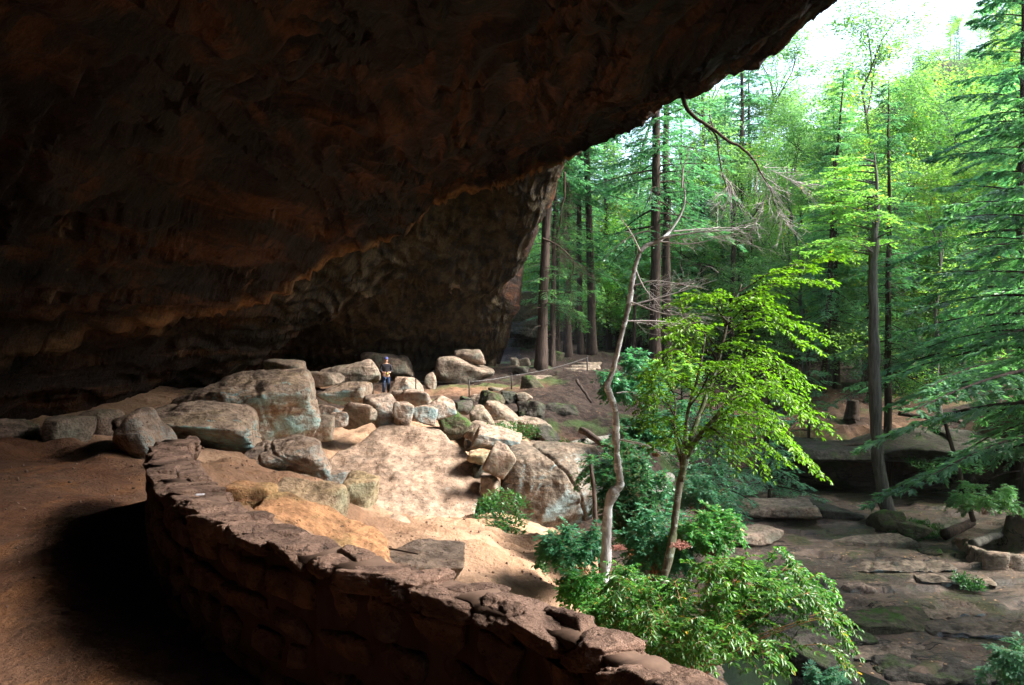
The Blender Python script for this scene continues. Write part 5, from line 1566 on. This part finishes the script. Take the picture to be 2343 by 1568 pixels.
# ------------------------------------------------------------------ litter: fallen leaves and small chips nobody could count
def litter():
    rg = np.random.default_rng(61)
    K = MB()
    n = 5200
    px = rg.uniform(-0.05, 0.66, n); Yv = rg.uniform(14, 52, n)
    x = px * Yv; z = ground_z(x, Yv)
    ok = (z < 0.5) & ((x > 3) | (Yv > 33))
    x, Yv, z = x[ok], Yv[ok], z[ok]
    m = len(x); a = rg.uniform(0, 6.28, m)
    leaves(K, np.c_[x, Yv, z + 0.015], np.c_[np.cos(a), np.sin(a), rg.normal(0, .15, m)], np.c_[rg.normal(0, .25, m), rg.normal(0, .25, m), np.ones(m)], rg.uniform(.06, .12, m), rg.uniform(.035, .07, m), rg)
    b = NB("fallen_leaf")
    b.finish(b.mix(b.attr("rnd").outputs["Fac"], (0.10, 0.05, 0.025), (0.38, 0.24, 0.12)), 0.7)
    tag(K.build("fallen_leaves", b.m, smooth=False), "scattered brown fallen leaves over creek bed and trail", kind="stuff")
    C2 = MB()
    v, f = ico(1)
    # chips on the path and on the sand
    n = 1500
    xx = rg.uniform(-7, 2.5, n); yy_ = rg.uniform(2.5, 17, n)
    zz = ground_z(xx, yy_)
    for i in range(n):
        s = rg.uniform(.004, .013) * (1 if yy_[i] < 8 else 1.8)
        C2.add(v * s * rg.uniform(.6, 1.3, 3) + np.array([xx[i], yy_[i], zz[i] + s * .3]) + rg.normal(0, s * .15, v.shape), f)
    tag(C2.build("gravel", M['wall']), "small stone chips scattered over path and sand", kind="stuff")
litter()

mb = MB()
v, f = rock_shape(.030, .018, .004, 910, p=30, cuts=0, sub=3, namp=0.0)
mb.add(v, f)
o = mb.build("paper_card", plain("white_card", (0.4, 0.38, 0.4), 0.6, 0.3, var=.05)); o.location = W(457, 1136, 4.83) + np.array([0, 0, .012]); o.rotation_euler = (0, 0, 0.3)
tag(o, "small white card lying on the wall top", "card")
log([(862, 1256), (905, 1262), (952, 1271)], (9.6, 9.5, 9.4), 0.012, "thin dark twig lying on the flat-topped block", 'twig_dark')
log([(1165, 1325), (1190, 1320)], (11.6, 11.8), 0.012, "short twig lying on the sand slope", 'twig_dark')

# ------------------------------------------------------------------ air
def haze():
    bm = bmesh.new()
    bmesh.ops.create_cube(bm, size=1.0)
    me = bpy.data.meshes.new("haze"); bm.to_mesh(me); bm.free()
    zt = 30.0
    for o in bpy.data.objects:
        if o.type == 'MESH' and o.data and len(o.data.vertices):
            for c in list(o.bound_box):
                zt = max(zt, (M_world(o) @ Vector(c)).z)
    o = link("haze", me)
    lo, hi = Vector((xs[0] - 10, ys[0] - 10, float(GZ.min()) - 1.0)), Vector((xs[-1] + 10, ys[-1] + 10, zt + 3))
    o.location = (lo + hi) / 2
    o.scale = hi - lo
    m = bpy.data.materials.new("hazy_air"); m.use_nodes = True
    t = m.node_tree; t.nodes.clear()
    v = t.nodes.new("ShaderNodeVolumePrincipled")
    v.inputs["Color"].default_value = (0.92, 0.97, 0.96, 1)
    v.inputs["Density"].default_value = HAZE
    v.inputs["Anisotropy"].default_value = 0.25
    ou = t.nodes.new("ShaderNodeOutputMaterial")
    t.links.new(v.outputs[0], ou.inputs["Volume"])
    me.materials.append(m)
    tag(o, "thin pale haze filling the gorge and forest", kind="stuff")
    print("haze box", lo, hi)
def M_world(o):
    return M_world(o.parent) @ o.matrix_basis if o.parent else o.matrix_basis
HAZE = 0.0001
haze()
